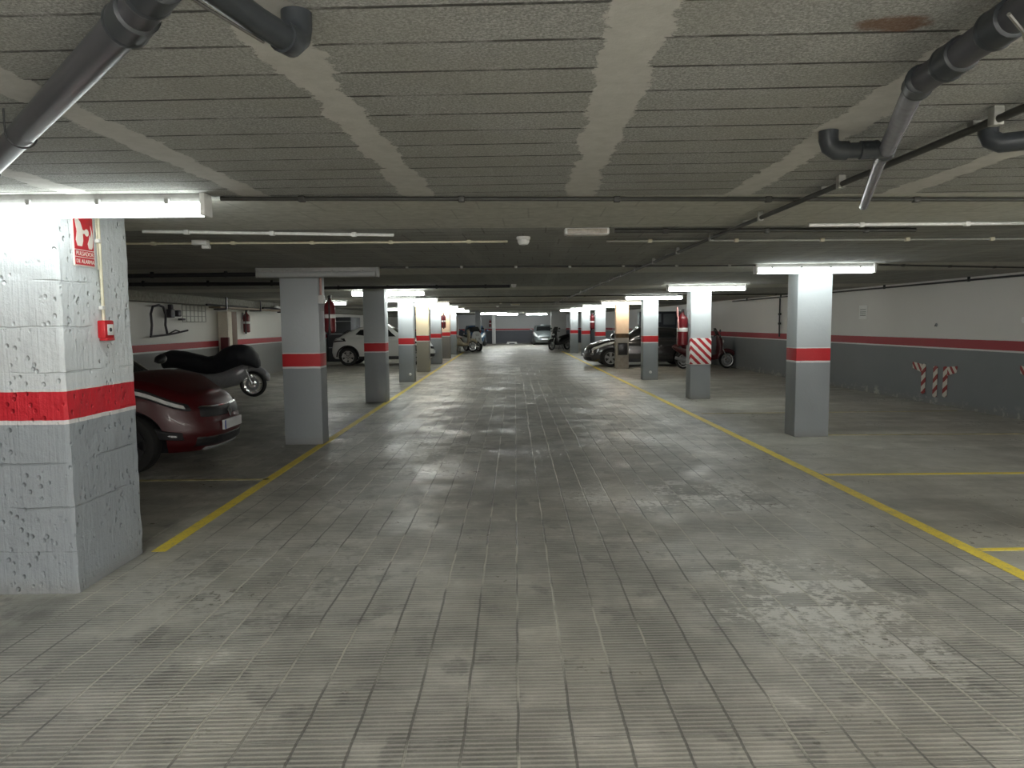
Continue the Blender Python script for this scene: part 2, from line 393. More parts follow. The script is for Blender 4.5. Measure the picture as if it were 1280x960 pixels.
PL = [(-2.99, -2.48, 9.40, 9.72, m_pillar, 'grey and white pillar on the left under an unlit lamp, dark extinguisher on its side'),
      (-2.93, -2.49, 14.52, 14.92, m_pillar, 'shaded dark grey pillar on the left, directly in front of a lit lamp'),
      (-2.99, -2.57, 19.55, 19.95, m_pillar, 'bright white and grey pillar on the left, just past the shaded dark one'),
      (-3.02, -2.60, 23.7, 24.1, m_pillar_cream, 'cream coloured pillar on the left side of the aisle'),
      (-3.04, -2.62, 28.4, 28.8, m_pillar, 'white pillar right behind the cream coloured one, extinguisher on its side'),
      (-3.05, -2.63, 33.0, 33.4, m_pillar_tan, 'peach coloured pillar on the left far down the aisle'),
      (-3.05, -2.63, 37.2, 37.6, m_pillar, 'slim looking white pillar on the left, just behind the peach one'),
      (-1.86, -1.54, 42.7, 43.1, m_pillar, 'pale grey pillar standing in the far left part of the aisle by the scooters'),
      (-1.12, -0.84, 55.7, 56.0, m_pillar_plain, 'narrow plain white pillar against the far end wall')]
for x0, x1, y0, y1, m, lb in PL: pillar('concrete_pillar', lb, x0, x1, y0, y1, m, group=G_L)
PR = [(3.965, 4.44, 9.60, 9.95, m_pillar, 'nearest pillar on the right, pale with a red band under a lit lamp'),
      (3.80, 4.22, 14.50, 14.86, None, 'pillar on the right with a red and white diagonal hazard panel'),
      (3.79, 4.21, 19.50, 19.84, m_pillar, 'pillar on the right between the hazard panel pillar and the peach one'),
      (3.80, 4.24, 24.37, 24.70, None, 'peach topped pillar on the right in front of the dark grey car'),
      (3.70, 4.12, 29.2, 29.55, m_pillar, 'white pillar on the right rising behind the bonnet of the dark grey car'),
      (3.66, 4.06, 34.1, 34.45, m_pillar, 'second to last banded pillar on the right, dark red band'),
      (3.41, 3.81, 37.4, 37.75, m_pillar, 'farthest banded pillar on the right, next to the far motorcycle'),
      (2.81, 3.74, 44.0, 44.4, m_pillar_plain, 'wide plain white pillar above the far motorcycle')]
def mat_peach_black():
    t = NT('peach_pillar_with_dark_panels'); X, Y, Z = t.xyz()
    n = t.noise(8, 5)
    c = t.mix(t.math('GREATER_THAN', Z, 0.93), t.ramp(n, (0.3, (0.30, 0.27, 0.23)), (0.7, (0.42, 0.39, 0.34))), (0.33, 0.31, 0.28))
    c = t.mix(t.math('GREATER_THAN', Z, 1.07), c, t.ramp(n, (0.3, (0.10, 0.055, 0.015)), (0.7, (0.03, 0.02, 0.01))))
    c = t.mix(t.math('GREATER_THAN', Z, 1.22), c, t.ramp(n, (0.3, (0.78, 0.55, 0.38)), (0.7, (0.82, 0.62, 0.44))))
    t.base(c); t.rough(0.6); t.bump(n, 0.2, 0.01); return t.m
m_hazpillar = banded('pillar_without_band', UP, LO, z=(0.72, 0.72, 0.72, 0.73), red=UP)
for i, (x0, x1, y0, y1, m, lb) in enumerate(PR):
    if m is None: m = m_hazpillar if i == 1 else mat_peach_black()
    pillar('concrete_pillar', lb, x0, x1, y0, y1, m, group=G_R)
pillar('concrete_pillar', 'pillar just outside the right edge of the picture under the nearest right lamp', 4.05, 4.53, 4.75, 5.1, m_pillar, group=G_R)
# dark square cabinet fixed on the peach topped pillar
m_black = M('black_plastic', (0.015, 0.015, 0.017), 0.45); m_dark = M('dark_rubber', (0.012, 0.012, 0.012), 0.7)
m_white = M('white_plastic', (0.72, 0.72, 0.70), 0.4, noise=0.02)
m_red = M('fire_red', (0.48, 0.012, 0.018), 0.35); m_ext = M('extinguisher_red', (0.12, 0.004, 0.008), 0.35); m_chrome = M('bright_metal', (0.75, 0.75, 0.76), 0.18, 1.0, noise=0.02)
m_grey_plastic = M('grey_plastic', (0.30, 0.31, 0.32), 0.5)
t = thing('meter_cabinet', 'small black square cabinet on the front of the peach topped pillar', 'cabinet', (4.02, 24.37, 0.48))
B('cabinet_body', -0.16, 0.16, -0.09, 0.0, 0, 0.42, m_black, t, 0.01)
B('cabinet_door', -0.13, 0.13, -0.102, -0.09, 0.03, 0.39, M('smoked_door', (0.03, 0.028, 0.03), 0.25), t, 0.004)

# hazard panel
def stripes(name, ax, az, period, duty=0.5, c1=(0.42, 0.01, 0.02), c2=(0.82, 0.78, 0.76), ay=0.0):
    t = NT(name); X, Y, Z = t.xyz()
    s = t.math('ADD', t.math('ADD', t.math('MULTIPLY', X, ax), t.math('MULTIPLY', Z, az)), t.math('MULTIPLY', Y, ay))
    s = t.math('ADD', s, t.math('MULTIPLY', t.math('SUBTRACT', t.noise(12, 3), 0.5), 0.02))
    f = t.math('FRACT', t.math('DIVIDE', s, period))
    t.base(t.mix(t.math('GREATER_THAN', f, duty), c1, c2)); t.rough(0.4); return t.m
t = thing('striped_warning_sign', 'red and white diagonal striped panel wrapped on the second right pillar', 'hazard panel', (4.01, 14.5, 0.73))
B('panel_plate', -0.215, 0.215, -0.014, 0.0, 0, 0.535, stripes('hazard_stripes_panel', 0.7071, 0.7071, 0.118, 0.48), t, 0.004)
B('side_plate', -0.228, -0.215, -0.014, 0.05, 0, 0.535, stripes('hazard_stripes_side', 0.0, 0.7071, 0.118, 0.48, ay=0.7), t, 0.004)

# ---------------------------------------------------------------- fluorescent lamps
m_lit = M('lit_diffuser', (0.9, 0.9, 0.9), 0.5, noise=0, emit=((0.93, 1.0, 0.97), TUBE_POWER))
m_warm = M('lit_diffuser_warm', (0.9, 0.9, 0.85), 0.5, noise=0, emit=((1.0, 0.93, 0.80), TUBE_POWER*2.0))
m_lit2 = M('lit_diffuser_bright', (0.9, 0.9, 0.9), 0.5, noise=0, emit=((0.95, 1.0, 0.95), TUBE_POWER*2.1))
m_lit3 = M('lit_diffuser_far', (0.9, 0.9, 0.9), 0.5, noise=0, emit=((0.95, 1.0, 0.97), TUBE_POWER*6))
m_unlit = M('unlit_diffuser', (0.42, 0.43, 0.43), 0.35, noise=0.02)
m_fix = M('lamp_housing', (0.35, 0.35, 0.34), 0.5)
def lamp(xc, y, lit, label, L=1.55, grp='fluorescent lamps along the pillar rows', mat=None, drop=0.0):
    t = thing('fluorescent_lamp', label, 'lamp', (xc, y, CZ-drop), 0, grp)
    if drop:
        for s in (-1, 1):
            bm = NB(); tube(bm, [(s*L*0.35, 0, 0), (s*L*0.35, 0, drop)], 0.006, 6); obj('suspension_rod', bm, m_fix, t)
    bm = NB(); box(bm, -L/2, L/2, -0.032, 0.032, -0.055, 0.0, 0.008); obj('lamp_housing', bm, m_fix, t, True)
    bm = NB(); blob(bm, [(-L/2+0.012, 0, -0.088, 0.03, 0.02), (-L/2+0.03, 0, -0.085, 0.052, 0.040), (L/2-0.03, 0, -0.085, 0.052, 0.040), (L/2-0.012, 0, -0.088, 0.03, 0.02)], 16, n=2.6)
    obj('lamp_diffuser', bm, mat or (m_lit if lit else m_unlit), t, True)
    for s in (-1, 1):
        bm = NB(); box(bm, s*(L/2-0.004)-0.014, s*(L/2-0.004)+0.014, -0.054, 0.054, -0.124, 0.0, 0.006); obj('end_cap', bm, m_white if lit else m_fix, t, True)
    for k in range(4):
        bm = NB(); x = -L/2+0.2+k*(L-0.4)/3; box(bm, x-0.012, x+0.012, -0.058, -0.030, -0.062, -0.03, 0.003); obj('clip', bm, m_fix, t, True)
    return t
lamp(-2.45, 4.04, True, 'glowing tube lamp at the top of the large left foreground pillar')
lamp(-2.42, 9.18, False, 'unlit grey tube lamp on the ceiling above the second left pillar')
lamp(-2.50, 15.10, True, 'glowing tube lamp partly hidden behind the shaded dark left pillar', mat=m_lit2)
nm = ['fourth left pillar', 'cream left pillar', 'sixth left pillar', 'peach left pillar', 'slim white left pillar']
for (x0, x1, y0, y1, m, lb), n_ in zip(PL[2:7], nm):
    lamp((x0+x1)/2+0.15, y0-0.30, True, 'glowing tube lamp above the front of the ' + n_, mat=m_warm if 'peach' in n_ or 'cream' in n_ else m_lit2)
lamp(-0.9, 46.5, True, 'glowing ceiling lamp across the far end of the aisle, left of centre', 1.9, mat=m_lit3)
lamp(0.1, 50.5, True, 'glowing ceiling lamp farthest down the aisle near the end wall', 1.5, mat=m_lit3)
lamp(2.2, 51.0, True, 'glowing ceiling lamp in front of the grey compact car at the far end', 1.5, mat=m_lit3)
rn = ['nearest right pillar', 'hazard panel pillar', 'third right pillar', 'peach topped right pillar', 'fifth right pillar', 'sixth right pillar', 'farthest banded right pillar']
for (x0, x1, y0, y1, m, lb), n_ in zip(PR[:7], rn):
    lamp((x0+x1)/2 - (0.17 if n_ == 'nearest right pillar' else 0.0), y0-0.35, True, 'glowing tube lamp above the front of the ' + n_, mat=m_warm if 'peach' in n_ else None if 'nearest' in n_ else m_lit2)
lamp(4.75, 4.45, True, 'tube lamp just outside the right edge lighting the ceiling there', mat=m_lit2)
m_fill = M('fill_lamp_diffuser', (0.9, 0.9, 0.9), 0.5, noise=0, emit=((1.0, 0.985, 0.93), FILL_POWER))
for k, (lx, ly) in enumerate([(7.0, -0.8), (-1.7, -1.6), (1.7, -1.6), (5.2, -1.6), (7.2, -4.6), (-1.7, -4.6), (1.7, -4.6), (5.2, -4.6), (-3.5, -8.0), (0.0, -8.0), (3.5, -8.0)]):  # unseen lamps added as fill light for the foreground and pillar fronts
    lamp(lx, ly, True, 'added unseen fill lamp under the ceiling behind the viewer', 1.9, 'added fill lamps behind the viewer', m_fill, 0.22)
lamp(-5.6, 21.5, True, 'ceiling lamp over the left bays beyond the covered motorbike', mat=m_lit2)
lamp(-5.2, 31.0, True, 'ceiling lamp over the left bays behind the white car', mat=m_lit2)

# ---------------------------------------------------------------- painted lines
def mat_line():
    t = NT('worn_yellow_paint'); n = t.noise(9, 6, 0.7); n2 = t.noise(60, 3)
    c = t.ramp(n, (0.30, (0.62, 0.52, 0.16)), (0.48, (0.85, 0.66, 0.07)), (0.7, (0.92, 0.74, 0.10)))
    c = t.mix(t.math('MULTIPLY', t.sstep(n2, 0.52, 0.66), 0.4), c, (0.35, 0.33, 0.24))
    t.base(c); t.rough(0.55); t.bump(n2, 0.3, 0.004); return t.m
m_line = mat_line()
m_faint = M('faded_yellow_paint', (0.42, 0.37, 0.2), 0.7, noise=0.25, nscale=8)
def line(name, label, a, b, wd, mat):
    a = Vector(a); b = Vector(b); d = (b-a).normalized(); n = Vector((-d.y, d.x))*wd/2
    bm = NB(); prism(bm, [tuple(a-n), tuple(b-n), tuple(b+n), tuple(a+n)], 0.0, 0.003, 'Z')
    return tag(obj(name, bm, mat), label, 'floor marking', 'yellow lines painted on the floor')
line('painted_line', 'long yellow line along the left edge of the aisle', (-2.50, 4.93), (-2.44, 40), 0.10, m_line)
line('painted_line', 'long yellow line along the right edge of the aisle', (3.22, 1.5), (3.17, 40), 0.11, m_line)
line('painted_line', 'short yellow cross line at the right picture edge, nearest bay', (3.28, 4.76), (8.2, 4.82), 0.055, m_line)
line('painted_line', 'yellow cross line starting from the right aisle line, second bay', (3.30, 7.2), (8.1, 7.15), 0.07, m_line)
line('painted_line', 'faint cross line in the right bay beside the nearest right pillar', (4.5, 9.75), (8.0, 9.65), 0.07, m_faint)
line('painted_line', 'faint cross line behind the nearest right pillar', (3.4, 12.2), (7.9, 12.2), 0.07, m_faint)
line('painted_line', 'faint yellow cross line in front of the red car', (-7.2, 7.28), (-2.5, 7.28), 0.07, m_faint)

# ---------------------------------------------------------------- ceiling pipes and conduits
m_pvc = M('grey_pvc_pipe', (0.060, 0.060, 0.068), 0.33, noise=0.08, nscale=6)
m_pvc_dark = M('dark_pvc_pipe', (0.035, 0.04, 0.045), 0.35)
m_pvc_light = M('pale_pvc_pipe', (0.22, 0.22, 0.25), 0.25)
m_conduit_dark = M('dark_conduit', (0.045, 0.045, 0.04), 0.5); m_conduit = M('grey_conduit', (0.33, 0.33, 0.30), 0.45)
m_conduit_y = M('ivory_conduit', (0.62, 0.58, 0.44), 0.45); m_conduit_w = M('white_conduit', (0.75, 0.75, 0.73), 0.4)
def socket(bm, p, d, r, L=0.07, k=1.16):
    p = Vector(p); d = Vector(d).normalized()
    tube(bm, [p-d*L/2, p-d*L/2+d*0.004, p+d*L/2-d*0.004, p+d*L/2], [r, r*k, r*k, r], 20, True)
    tube(bm, [p+d*(L/2-0.018), p+d*(L/2-0.009), p+d*L/2], [r*k, r*(k+0.07), r*k], 20, False)
PZ = 2.262
t = thing('drain_pipe', 'grey drain pipe slanting under the ceiling at the upper left', 'pipe', (-0.70, 1.45, PZ))
def rel(o, pts): return [tuple(Vector(p)-o.location) for p in pts]
bm = NB(); tube(bm, rel(t, [(-0.60, 1.33, PZ), (-0.74, 1.52, PZ), (-2.4, 3.28, PZ)]), 0.040, 24); obj('pipe_run', bm, m_pvc, t, True)
for p in [(-0.68, 1.44, PZ), (-0.80, 1.585, PZ)]:
    bm = NB(); socket(bm, rel(t, [p])[0], (-0.14, 0.155, 0), 0.041, 0.10); obj('coupling', bm, m_pvc_dark, t, True)
bm = NB(); tube(bm, rel(t, [(-0.60, 1.33, PZ), (-0.535, 1.60, PZ), (-0.50, 1.70, PZ)]), 0.030, 20); obj('branch_pipe', bm, m_pvc_dark, t, True)
bm = NB()
el = [(-0.507, 1.68, PZ), (-0.498, 1.715, PZ+0.002), (-0.492, 1.735, PZ+0.02), (-0.490, 1.742, PZ+0.045), (-0.490, 1.742, CZ-0.001)]
tube(bm, rel(t, el), 0.036, 20); obj('elbow', bm, m_pvc_dark, t, True)
bm = NB(); tube(bm, rel(t, [(-0.60, 1.325, PZ-0.048), (-0.575, 1.44, PZ-0.044), (-0.53, 1.62, PZ-0.037)]), 0.0032, 6); obj('wire', bm, m_chrome, t, True)  # chrome strand added for the lamp highlight on the pipe's lower edge
for q in (0.55, 0.86):
    p = Vector((-0.74, 1.52, PZ)).lerp(Vector((-2.4, 3.28, PZ)), q); pts = []
    for k in range(13):
        a = PI*k/12 + PI; pts.append(p + Vector((0.728*math.cos(a), 0.686*math.cos(a), 0))*0.046 + Vector((0, 0, math.sin(a)*0.046)))
    pts = [pts[0]+Vector((0, 0, CZ-PZ-0.001))] + pts + [pts[-1]+Vector((0, 0, CZ-PZ-0.001))]
    bm = NB(); tube(bm, [tuple(v-t.location) for v in pts], 0.003, 6); obj('hanger_strap', bm, m_black, t, True)

t = thing('drain_pipe', 'grey jointed drain pipe under the ceiling at the upper right', 'pipe', (1.15, 1.9, PZ))
bm = NB(); tube(bm, rel(t, [(1.10, 1.38, PZ), (1.135, 1.70, PZ), (1.165, 2.02, PZ)]), 0.038, 22); obj('pipe_run', bm, m_pvc, t, True)
bm = NB(); tube(bm, rel(t, [(1.165, 2.02, PZ), (1.19, 2.10, PZ), (1.50, 2.82, PZ)]), [0.033, 0.031, 0.031], 20); obj('pipe_run', bm, m_pvc_light, t, True)
bm = NB(); tube(bm, rel(t, [(1.50, 2.82, PZ), (1.56, 2.98, PZ-0.003), (2.02, 4.02, PZ-0.02)]), [0.026, 0.024, 0.024], 18); obj('pipe_run', bm, m_pvc_light, t, True)  # last run paler: the light falling on it is put into the colour
for p, d, r in [((1.128, 1.64, PZ), (0.03, 0.3, 0), 0.039), ((1.150, 1.85, PZ), (0.03, 0.3, 0), 0.039), ((1.165, 2.03, PZ), (0.2, 0.45, 0), 0.034), ((1.50, 2.82, PZ), (0.4, 0.93, 0), 0.028)]:
    bm = NB(); socket(bm, rel(t, [p])[0], d, r, 0.085); obj('coupling', bm, m_pvc_dark, t, True)
bm = NB(); tube(bm, rel(t, [(1.48, 2.80, PZ), (1.31, 2.815, PZ)]), 0.030, 18); socket(bm, rel(t, [(1.42, 2.805, PZ)])[0], (1, -0.1, 0), 0.031, 0.07)
obj('branch_pipe', bm, m_pvc_dark, t, True)
bm = NB(); tube(bm, rel(t, [(1.34, 2.812, PZ), (1.30, 2.816, PZ+0.002), (1.277, 2.818, PZ+0.018), (1.27, 2.82, PZ+0.045), (1.27, 2.82, CZ-0.001)]), 0.037, 18); obj('elbow', bm, m_pvc_dark, t, True)
bm = NB(); tube(bm, rel(t, [(1.02, 1.47, PZ-0.05), (1.10, 1.54, PZ-0.055), (1.21, 1.67, PZ-0.05), (1.30, 1.73, PZ-0.03)]), 0.004, 6); obj('wire', bm, m_chrome, t, True)
bm = NB(); tube(bm, rel(t, [(1.20, 1.40, CZ-0.05), (1.36, 1.72, CZ-0.05)]), 0.05, 18); obj('side_pipe', bm, M('green_grey_pipe', (0.06, 0.075, 0.07), 0.4), t, True)
t = thing('drain_elbow', 'short dark elbow pipe at the right picture edge under the ceiling', 'pipe', (1.86, 2.72, PZ))
bm = NB(); tube(bm, rel(t, [(2.4, 2.35, PZ), (1.95, 2.67, PZ), (1.88, 2.72, PZ+0.002), (1.855, 2.738, PZ+0.02), (1.848, 2.745, PZ+0.045), (1.848, 2.745, CZ-0.001)]), 0.036, 18); obj('pipe_bend', bm, m_pvc_dark, t, True)
bm = NB(); socket(bm, rel(t, [(2.0, 2.635, PZ)])[0], (0.8, -0.58, 0), 0.037, 0.06); obj('coupling', bm, m_pvc_dark, t, True)

def conduit(label, pts, r, mat, clips=0, name='conduit', clipmat=None):
    o = Vector(pts[0]); t = thing(name, label, 'conduit', tuple(o), 0, 'conduits under the ceiling')
    P = [Vector(p)-o for p in pts]
    bm = NB(); tube(bm, P, r, 12); obj('conduit_tube', bm, mat, t, True)
    if clips:
        seg = P[-1]-P[0]
        for k in range(clips):
            bm = NB(); q = P[0]+seg*((k+0.5)/clips); h = CZ-o.z-0.001
            box(bm, q.x-0.018, q.x+0.018, q.y-0.018, q.y+0.018, q.z-r-0.006, q.z+h, 0.003); obj('clip', bm, clipmat or mat, t, True)
    return t
conduit('dark conduit crossing the whole ceiling just before the first pillars', [(-1.62, 4.10, CZ-0.016), (3.85, 4.38, CZ-0.016)], 0.012, m_conduit_dark, 6)
conduit('long conduit running along the ceiling above the right half of the aisle', [(1.72, 0.8, CZ-0.046), (1.72, 26, CZ-0.046)], 0.014, m_conduit_dark, 22, clipmat=m_conduit)
conduit('thin pale conduit beside the long lengthwise conduit', [(1.765, 0.8, CZ-0.02), (1.765, 16, CZ-0.02)], 0.009, m_conduit, 12)
conduit('white conduit on the upper left behind the foreground lamp', [(-2.75, 5.44, CZ-0.018), (-0.9, 5.78, CZ-0.018)], 0.013, m_conduit_w, 3)
conduit('ivory conduit crossing above the left of the aisle to the smoke detector', [(-3.4, 6.22, CZ-0.018), (0.02, 6.30, CZ-0.018)], 0.010, m_conduit_y, 5)
conduit('ivory conduit crossing the ceiling right of the emergency light', [(0.9, 6.34, CZ-0.018), (7.9, 6.5, CZ-0.018)], 0.010, m_conduit, 9, clipmat=m_conduit_y)
conduit('white conduit on the right in the bright ceiling band', [(2.3, 5.40, CZ-0.018), (7.9, 5.36, CZ-0.018)], 0.013, m_conduit_w, 7)
conduit('dark duct leading right from the emergency light', [(0.86, 5.62, CZ-0.02), (3.3, 5.72, CZ-0.02)], 0.016, m_conduit_dark, 3)
conduit('dark conduit crossing the ceiling level with the nearest right pillar', [(-1.6, 9.05, CZ-0.016), (3.25, 9.22, CZ-0.016)], 0.011, m_conduit_dark, 7, clipmat=m_conduit)
conduit('black pipe over the left bays behind the unlit lamp', [(-7.3, 9.75, 2.29), (-3.25, 9.55, 2.29)], 0.028, m_black, 4)
conduit('second black pipe over the left bays, farther back', [(-7.3, 11.3, 2.28), (-3.3, 11.6, 2.28)], 0.030, m_black, 4)
conduit('black pipe ending at the small far detector in mid aisle', [(-3.6, 13.35, 2.30), (0.08, 13.35, 2.30)], 0.028, m_black, 4)
conduit('dark conduit crossing the ceiling before the third right pillar', [(-2.4, 18.9, CZ-0.02), (7.9, 19.0, CZ-0.02)], 0.016, m_conduit_dark, 8)
conduit('thin conduit in the far part of the ceiling', [(-2.4, 24.6, CZ-0.02), (3.8, 24.2, CZ-0.02)], 0.018, m_conduit_dark, 6)
conduit('dark conduit crossing from the nearest right lamp to the right wall', [(4.9, 9.3, CZ-0.016), (8.0, 10.25, CZ-0.016)], 0.012, m_conduit_dark, 4)
conduit('black cable running along the top of the right wall', [(8.10, 11.0, 2.28), (7.70, 24.0, 2.28)], 0.018, m_black, 5)

def detector(label, x, y, s=1.0):
    t = thing('smoke_detector', label, 'smoke detector', (x, y, CZ))
    bm = NB(); lathe(bm, [(0.056*s, 0), (0.056*s, -0.02*s), (0.05*s, -0.026*s)]); obj('detector_base', bm, m_white, t, True)
    bm = NB(); lathe(bm, [(0.048*s, -0.026*s), (0.048*s, -0.042*s), (0.036*s, -0.062*s), (0.012*s, -0.068*s), (0.0, -0.068*s)]); obj('detector_head', bm, m_white, t, True)
detector('white smoke detector hanging mid ceiling beside the emergency light', 0.155, 6.12, 1.05)
detector('small pale detector at the end of the black ceiling pipe', 0.15, 13.4, 0.9)
detector('small white detector far down the aisle ceiling, nearer one of two', -0.18, 24.5)
detector('small white detector behind the other far one', -0.35, 29.5)
detector('round white detector on the ceiling right of the nearest right pillar', 4.75, 9.95, 0.9)
t = thing('emergency_light', 'white rectangular emergency light on the ceiling in mid aisle', 'emergency light', (0.64, 5.62, CZ))
B('light_body', -0.175, 0.175, -0.05, 0.05, -0.05, 0, m_white, t, 0.008)
B('light_lens', -0.155, 0.155, -0.057, -0.049, -0.044, -0.008, M('dusty_lens', (0.40, 0.36, 0.31), 0.3, noise=0.12, nscale=40), t, 0.003)
B('light_lens', -0.155, 0.155, -0.042, 0.042, -0.056, -0.05, M('ribbed_lens', (0.40, 0.37, 0.31), 0.3, noise=0.12, nscale=40), t, 0.003)
t = thing('emergency_light', 'small far emergency light on the ceiling deep down the aisle', 'emergency light', (0.35, 26.4, CZ))
B('light_body', -0.17, 0.17, -0.05, 0.05, -0.06, 0, m_white, t, 0.008); B('light_lens', -0.14, 0.14, -0.06, -0.05, -0.05, -0.01, m_conduit_y, t, 0.003)
t = thing('junction_box', 'small white junction box on the ivory conduit, upper left', 'junction box', (-2.60, 6.15, CZ))
B('box_body', -0.08, 0.05, -0.04, 0.04, -0.045, 0, m_white, t, 0.006); B('box_cover', 0.0, 0.06, -0.03, 0.03, -0.075, -0.045, m_white, t, 0.005)

# ---------------------------------------------------------------- things on the foreground pillar
FX = -2.592
t = thing('alarm_sign', 'red fire alarm sign with pictogram high on the foreground pillar', 'sign', (FX, 4.405, 2.13))
m_sign = M('sign_red', (0.55, 0.015, 0.025), 0.35, noise=0.02); m_signw = M('sign_white', (0.80, 0.74, 0.68), 0.4, noise=0)
B('sign_plate', -0.006, 0.003, -0.105, 0.105, -0.155, 0.155, m_signw, t)
bm = NB(); box(bm, 0.003, 0.005, -0.098, 0.098, -0.055, 0.148); box(bm, 0.003, 0.005, -0.098, 0.098, -0.098, -0.060); box(bm, 0.003, 0.005, -0.098, 0.098, -0.148, -0.103)
obj('sign_field', bm, m_sign, t)
bm = NB()   # hand pressing a button, and flames
prism(bm, [(-0.085, 0.12), (-0.06, 0.135), (-0.03, 0.11), (-0.012, 0.07), (-0.010, 0.0), (-0.025, -0.035), (-0.07, -0.035), (-0.085, 0.0), (-0.07, 0.05)], 0.005, 0.0066, 'X')
prism(bm, [(-0.035, 0.07), (0.018, 0.062), (0.018, 0.045), (-0.03, 0.04)], 0.005, 0.0070, 'X')
obj('hand_symbol', bm, m_signw, t)
bm = NB(); prism(bm, [(0.03+0.022*math.cos(2*PI*k/20), 0.053+0.022*math.sin(2*PI*k/20)) for k in range(20)], 0.005, 0.0064, 'X'); obj('button_symbol', bm, m_signw, t)
bm = NB(); prism(bm, [(0.045, -0.045), (0.035, -0.015), (0.05, 0.01), (0.058, 0.04), (0.066, 0.02), (0.078, 0.055), (0.072, 0.10), (0.088, 0.06), (0.092, 0.02), (0.086, -0.03), (0.075, -0.045)], 0.005, 0.0066, 'X'); obj('flame_symbol', bm, m_signw, t)
R = Matrix(((0, 0, 1, 0), (1, 0, 0, 0), (0, 1, 0, 0), (0, 0, 0, 1)))
text_mesh('sign_text', 'PULSADOR', 0.036, m_signw, t, Matrix.Translation((0.0062, 0, -0.091)) @ R)
text_mesh('sign_text', 'DE ALARMA', 0.034, m_signw, t, Matrix.Translation((0.0062, 0, -0.137)) @ R)
t = thing('alarm_button', 'red fire alarm push button box on the foreground pillar', 'alarm button', (FX, 4.56, 1.585))
B('button_case', -0.006, 0.045, -0.052, 0.052, -0.055, 0.06, m_red, t, 0.008)
B('button_plate', 0.045, 0.049, -0.030, 0.036, -0.035, 0.035, m_white, t, 0.002)
B('button_lip', 0.0, 0.05, -0.045, 0.045, -0.07, -0.052, m_red, t, 0.004)
bm = NB(); lathe(bm, [(0.013, 0.049), (0.013, 0.052), (0.0, 0.052)], axis='X', seg=16); obj('push_disc', bm, m_black, t, True)
t = thing('conduit', 'ivory conduit dropping down the foreground pillar to the alarm button', 'conduit', (FX+0.012, 4.555, 1.645))
bm = NB(); tube(bm, [(0, 0, 0), (0, 0, CZ-1.645)], 0.010, 10); tube(bm, [(0, -0.024, 0.32), (0, -0.026, CZ-1.645)], 0.004, 8); obj('conduit_tube', bm, m_conduit_y, t, True)
bm = NB()
for z in (0.08, 0.50): box(bm, -0.012, 0.013, -0.030, 0.012, z-0.012, z+0.012, 0.003)
obj('clip', bm, m_white, t, True)

# ---------------------------------------------------------------- fire extinguishers
def extinguisher(label, loc, rz=0, s=1.0, mat=None):
    """hangs against a surface behind it at local +Y; origin at its base"""
    t = thing('fire_extinguisher', label, 'fire extinguisher', loc, rz, 'fire extinguishers')
    r = 0.075*s
    bm = NB(); lathe(bm, [(r*0.75, 0), (r, 0.02*s), (r, 0.36*s), (r*0.85, 0.40*s), (r*0.4, 0.435*s), (r*0.28, 0.45*s), (r*0.28, 0.47*s), (0, 0.47*s)], seg=20); obj('cylinder', bm, mat or m_ext, t, True)
    bm = NB(); box(bm, -0.02*s, 0.02*s, -0.02*s, 0.02*s, 0.465*s, 0.505*s, 0.003); box(bm, -0.012*s, 0.10*s, -0.012*s, 0.012*s, 0.50*s, 0.512*s, 0.002); obj('valve', bm, m_black, t, True)
    bm = NB(); tube(bm, [(-0.02*s, 0, 0.49*s), (-0.075*s, -0.01*s, 0.47*s), (-0.10*s, -0.015*s, 0.38*s), (-0.095*s, -0.015*s, 0.22*s), (-0.09*s, -0.01*s, 0.1*s)], 0.010*s, 8)
    tube(bm, [(-0.09*s, -0.01*s, 0.12*s), (-0.088*s, -0.01*s, -0.03*s)], [0.011*s, 0.022*s], 10); obj('hose', bm, m_black, t, True)
    bm = NB(); lathe(bm, [(r*1.005, 0.20*s), (r*1.012, 0.202*s), (r*1.012, 0.25*s), (r*1.005, 0.252*s)], seg=20); obj('paper_band', bm, m_white, t, True)
    bm = NB(); box(bm, -0.02*s, 0.02*s, r*0.8, r+0.03, 0.3*s, 0.46*s, 0.003); obj('bracket', bm, m_grey_plastic, t, True)
    return t
m_dred = M('dark_red_paint', (0.13, 0.006, 0.010), 0.4)  # one even dark red
extinguisher('dark red extinguisher on the aisle side of the second left pillar', (-2.375, 9.56, 1.50), PI/2, 0.98, m_dred)
t = extinguisher('tall red extinguisher with hose on the left side of the hazard panel pillar', (3.67, 14.68, 1.10), -PI/2, 1.5)
bm = NB(); tube(bm, [(0.10, -0.10, 0.35), (0.115, -0.12, 0.60), (0.08, -0.12, 0.76), (0.0, -0.11, 0.80), (-0.08, -0.10, 0.76), (-0.11, -0.08, 0.60)], 0.012, 8); obj('spare_hose', bm, M('pale_hose', (0.75, 0.35, 0.33), 0.5), t, True)
extinguisher('red extinguisher fixed high on the left wall behind the covered motorbike', (-7.78, 21.25, 1.41), PI/2, 1.3)
extinguisher('small red extinguisher on the side of the sixth left pillar', (-2.52, 28.5, 1.45), PI/2, 1.2)
extinguisher('tiny red extinguisher by the white pillar at the far end', (-1.26, 55.8, 1.35), -PI/2, 1.2)
extinguisher('small dark red extinguisher on the left side of the fifth right pillar', (3.58, 29.35, 1.35), -PI/2, 1.3)
t = thing('junction_box', 'pale box and pink conduit at the top of the second left pillar', 'junction box', (-2.47, 9.46, 1.95))
B('box_body', -0.02, 0.05, -0.06, 0.04, -0.06, 0.05, m_white, t, 0.006)
bm = NB(); tube(bm, [(0.01, -0.01, 0.05), (0.01, -0.01, CZ-1.95)], 0.016, 10); obj('conduit_tube', bm, M('pink_conduit', (0.55, 0.33, 0.30), 0.5), t, True)
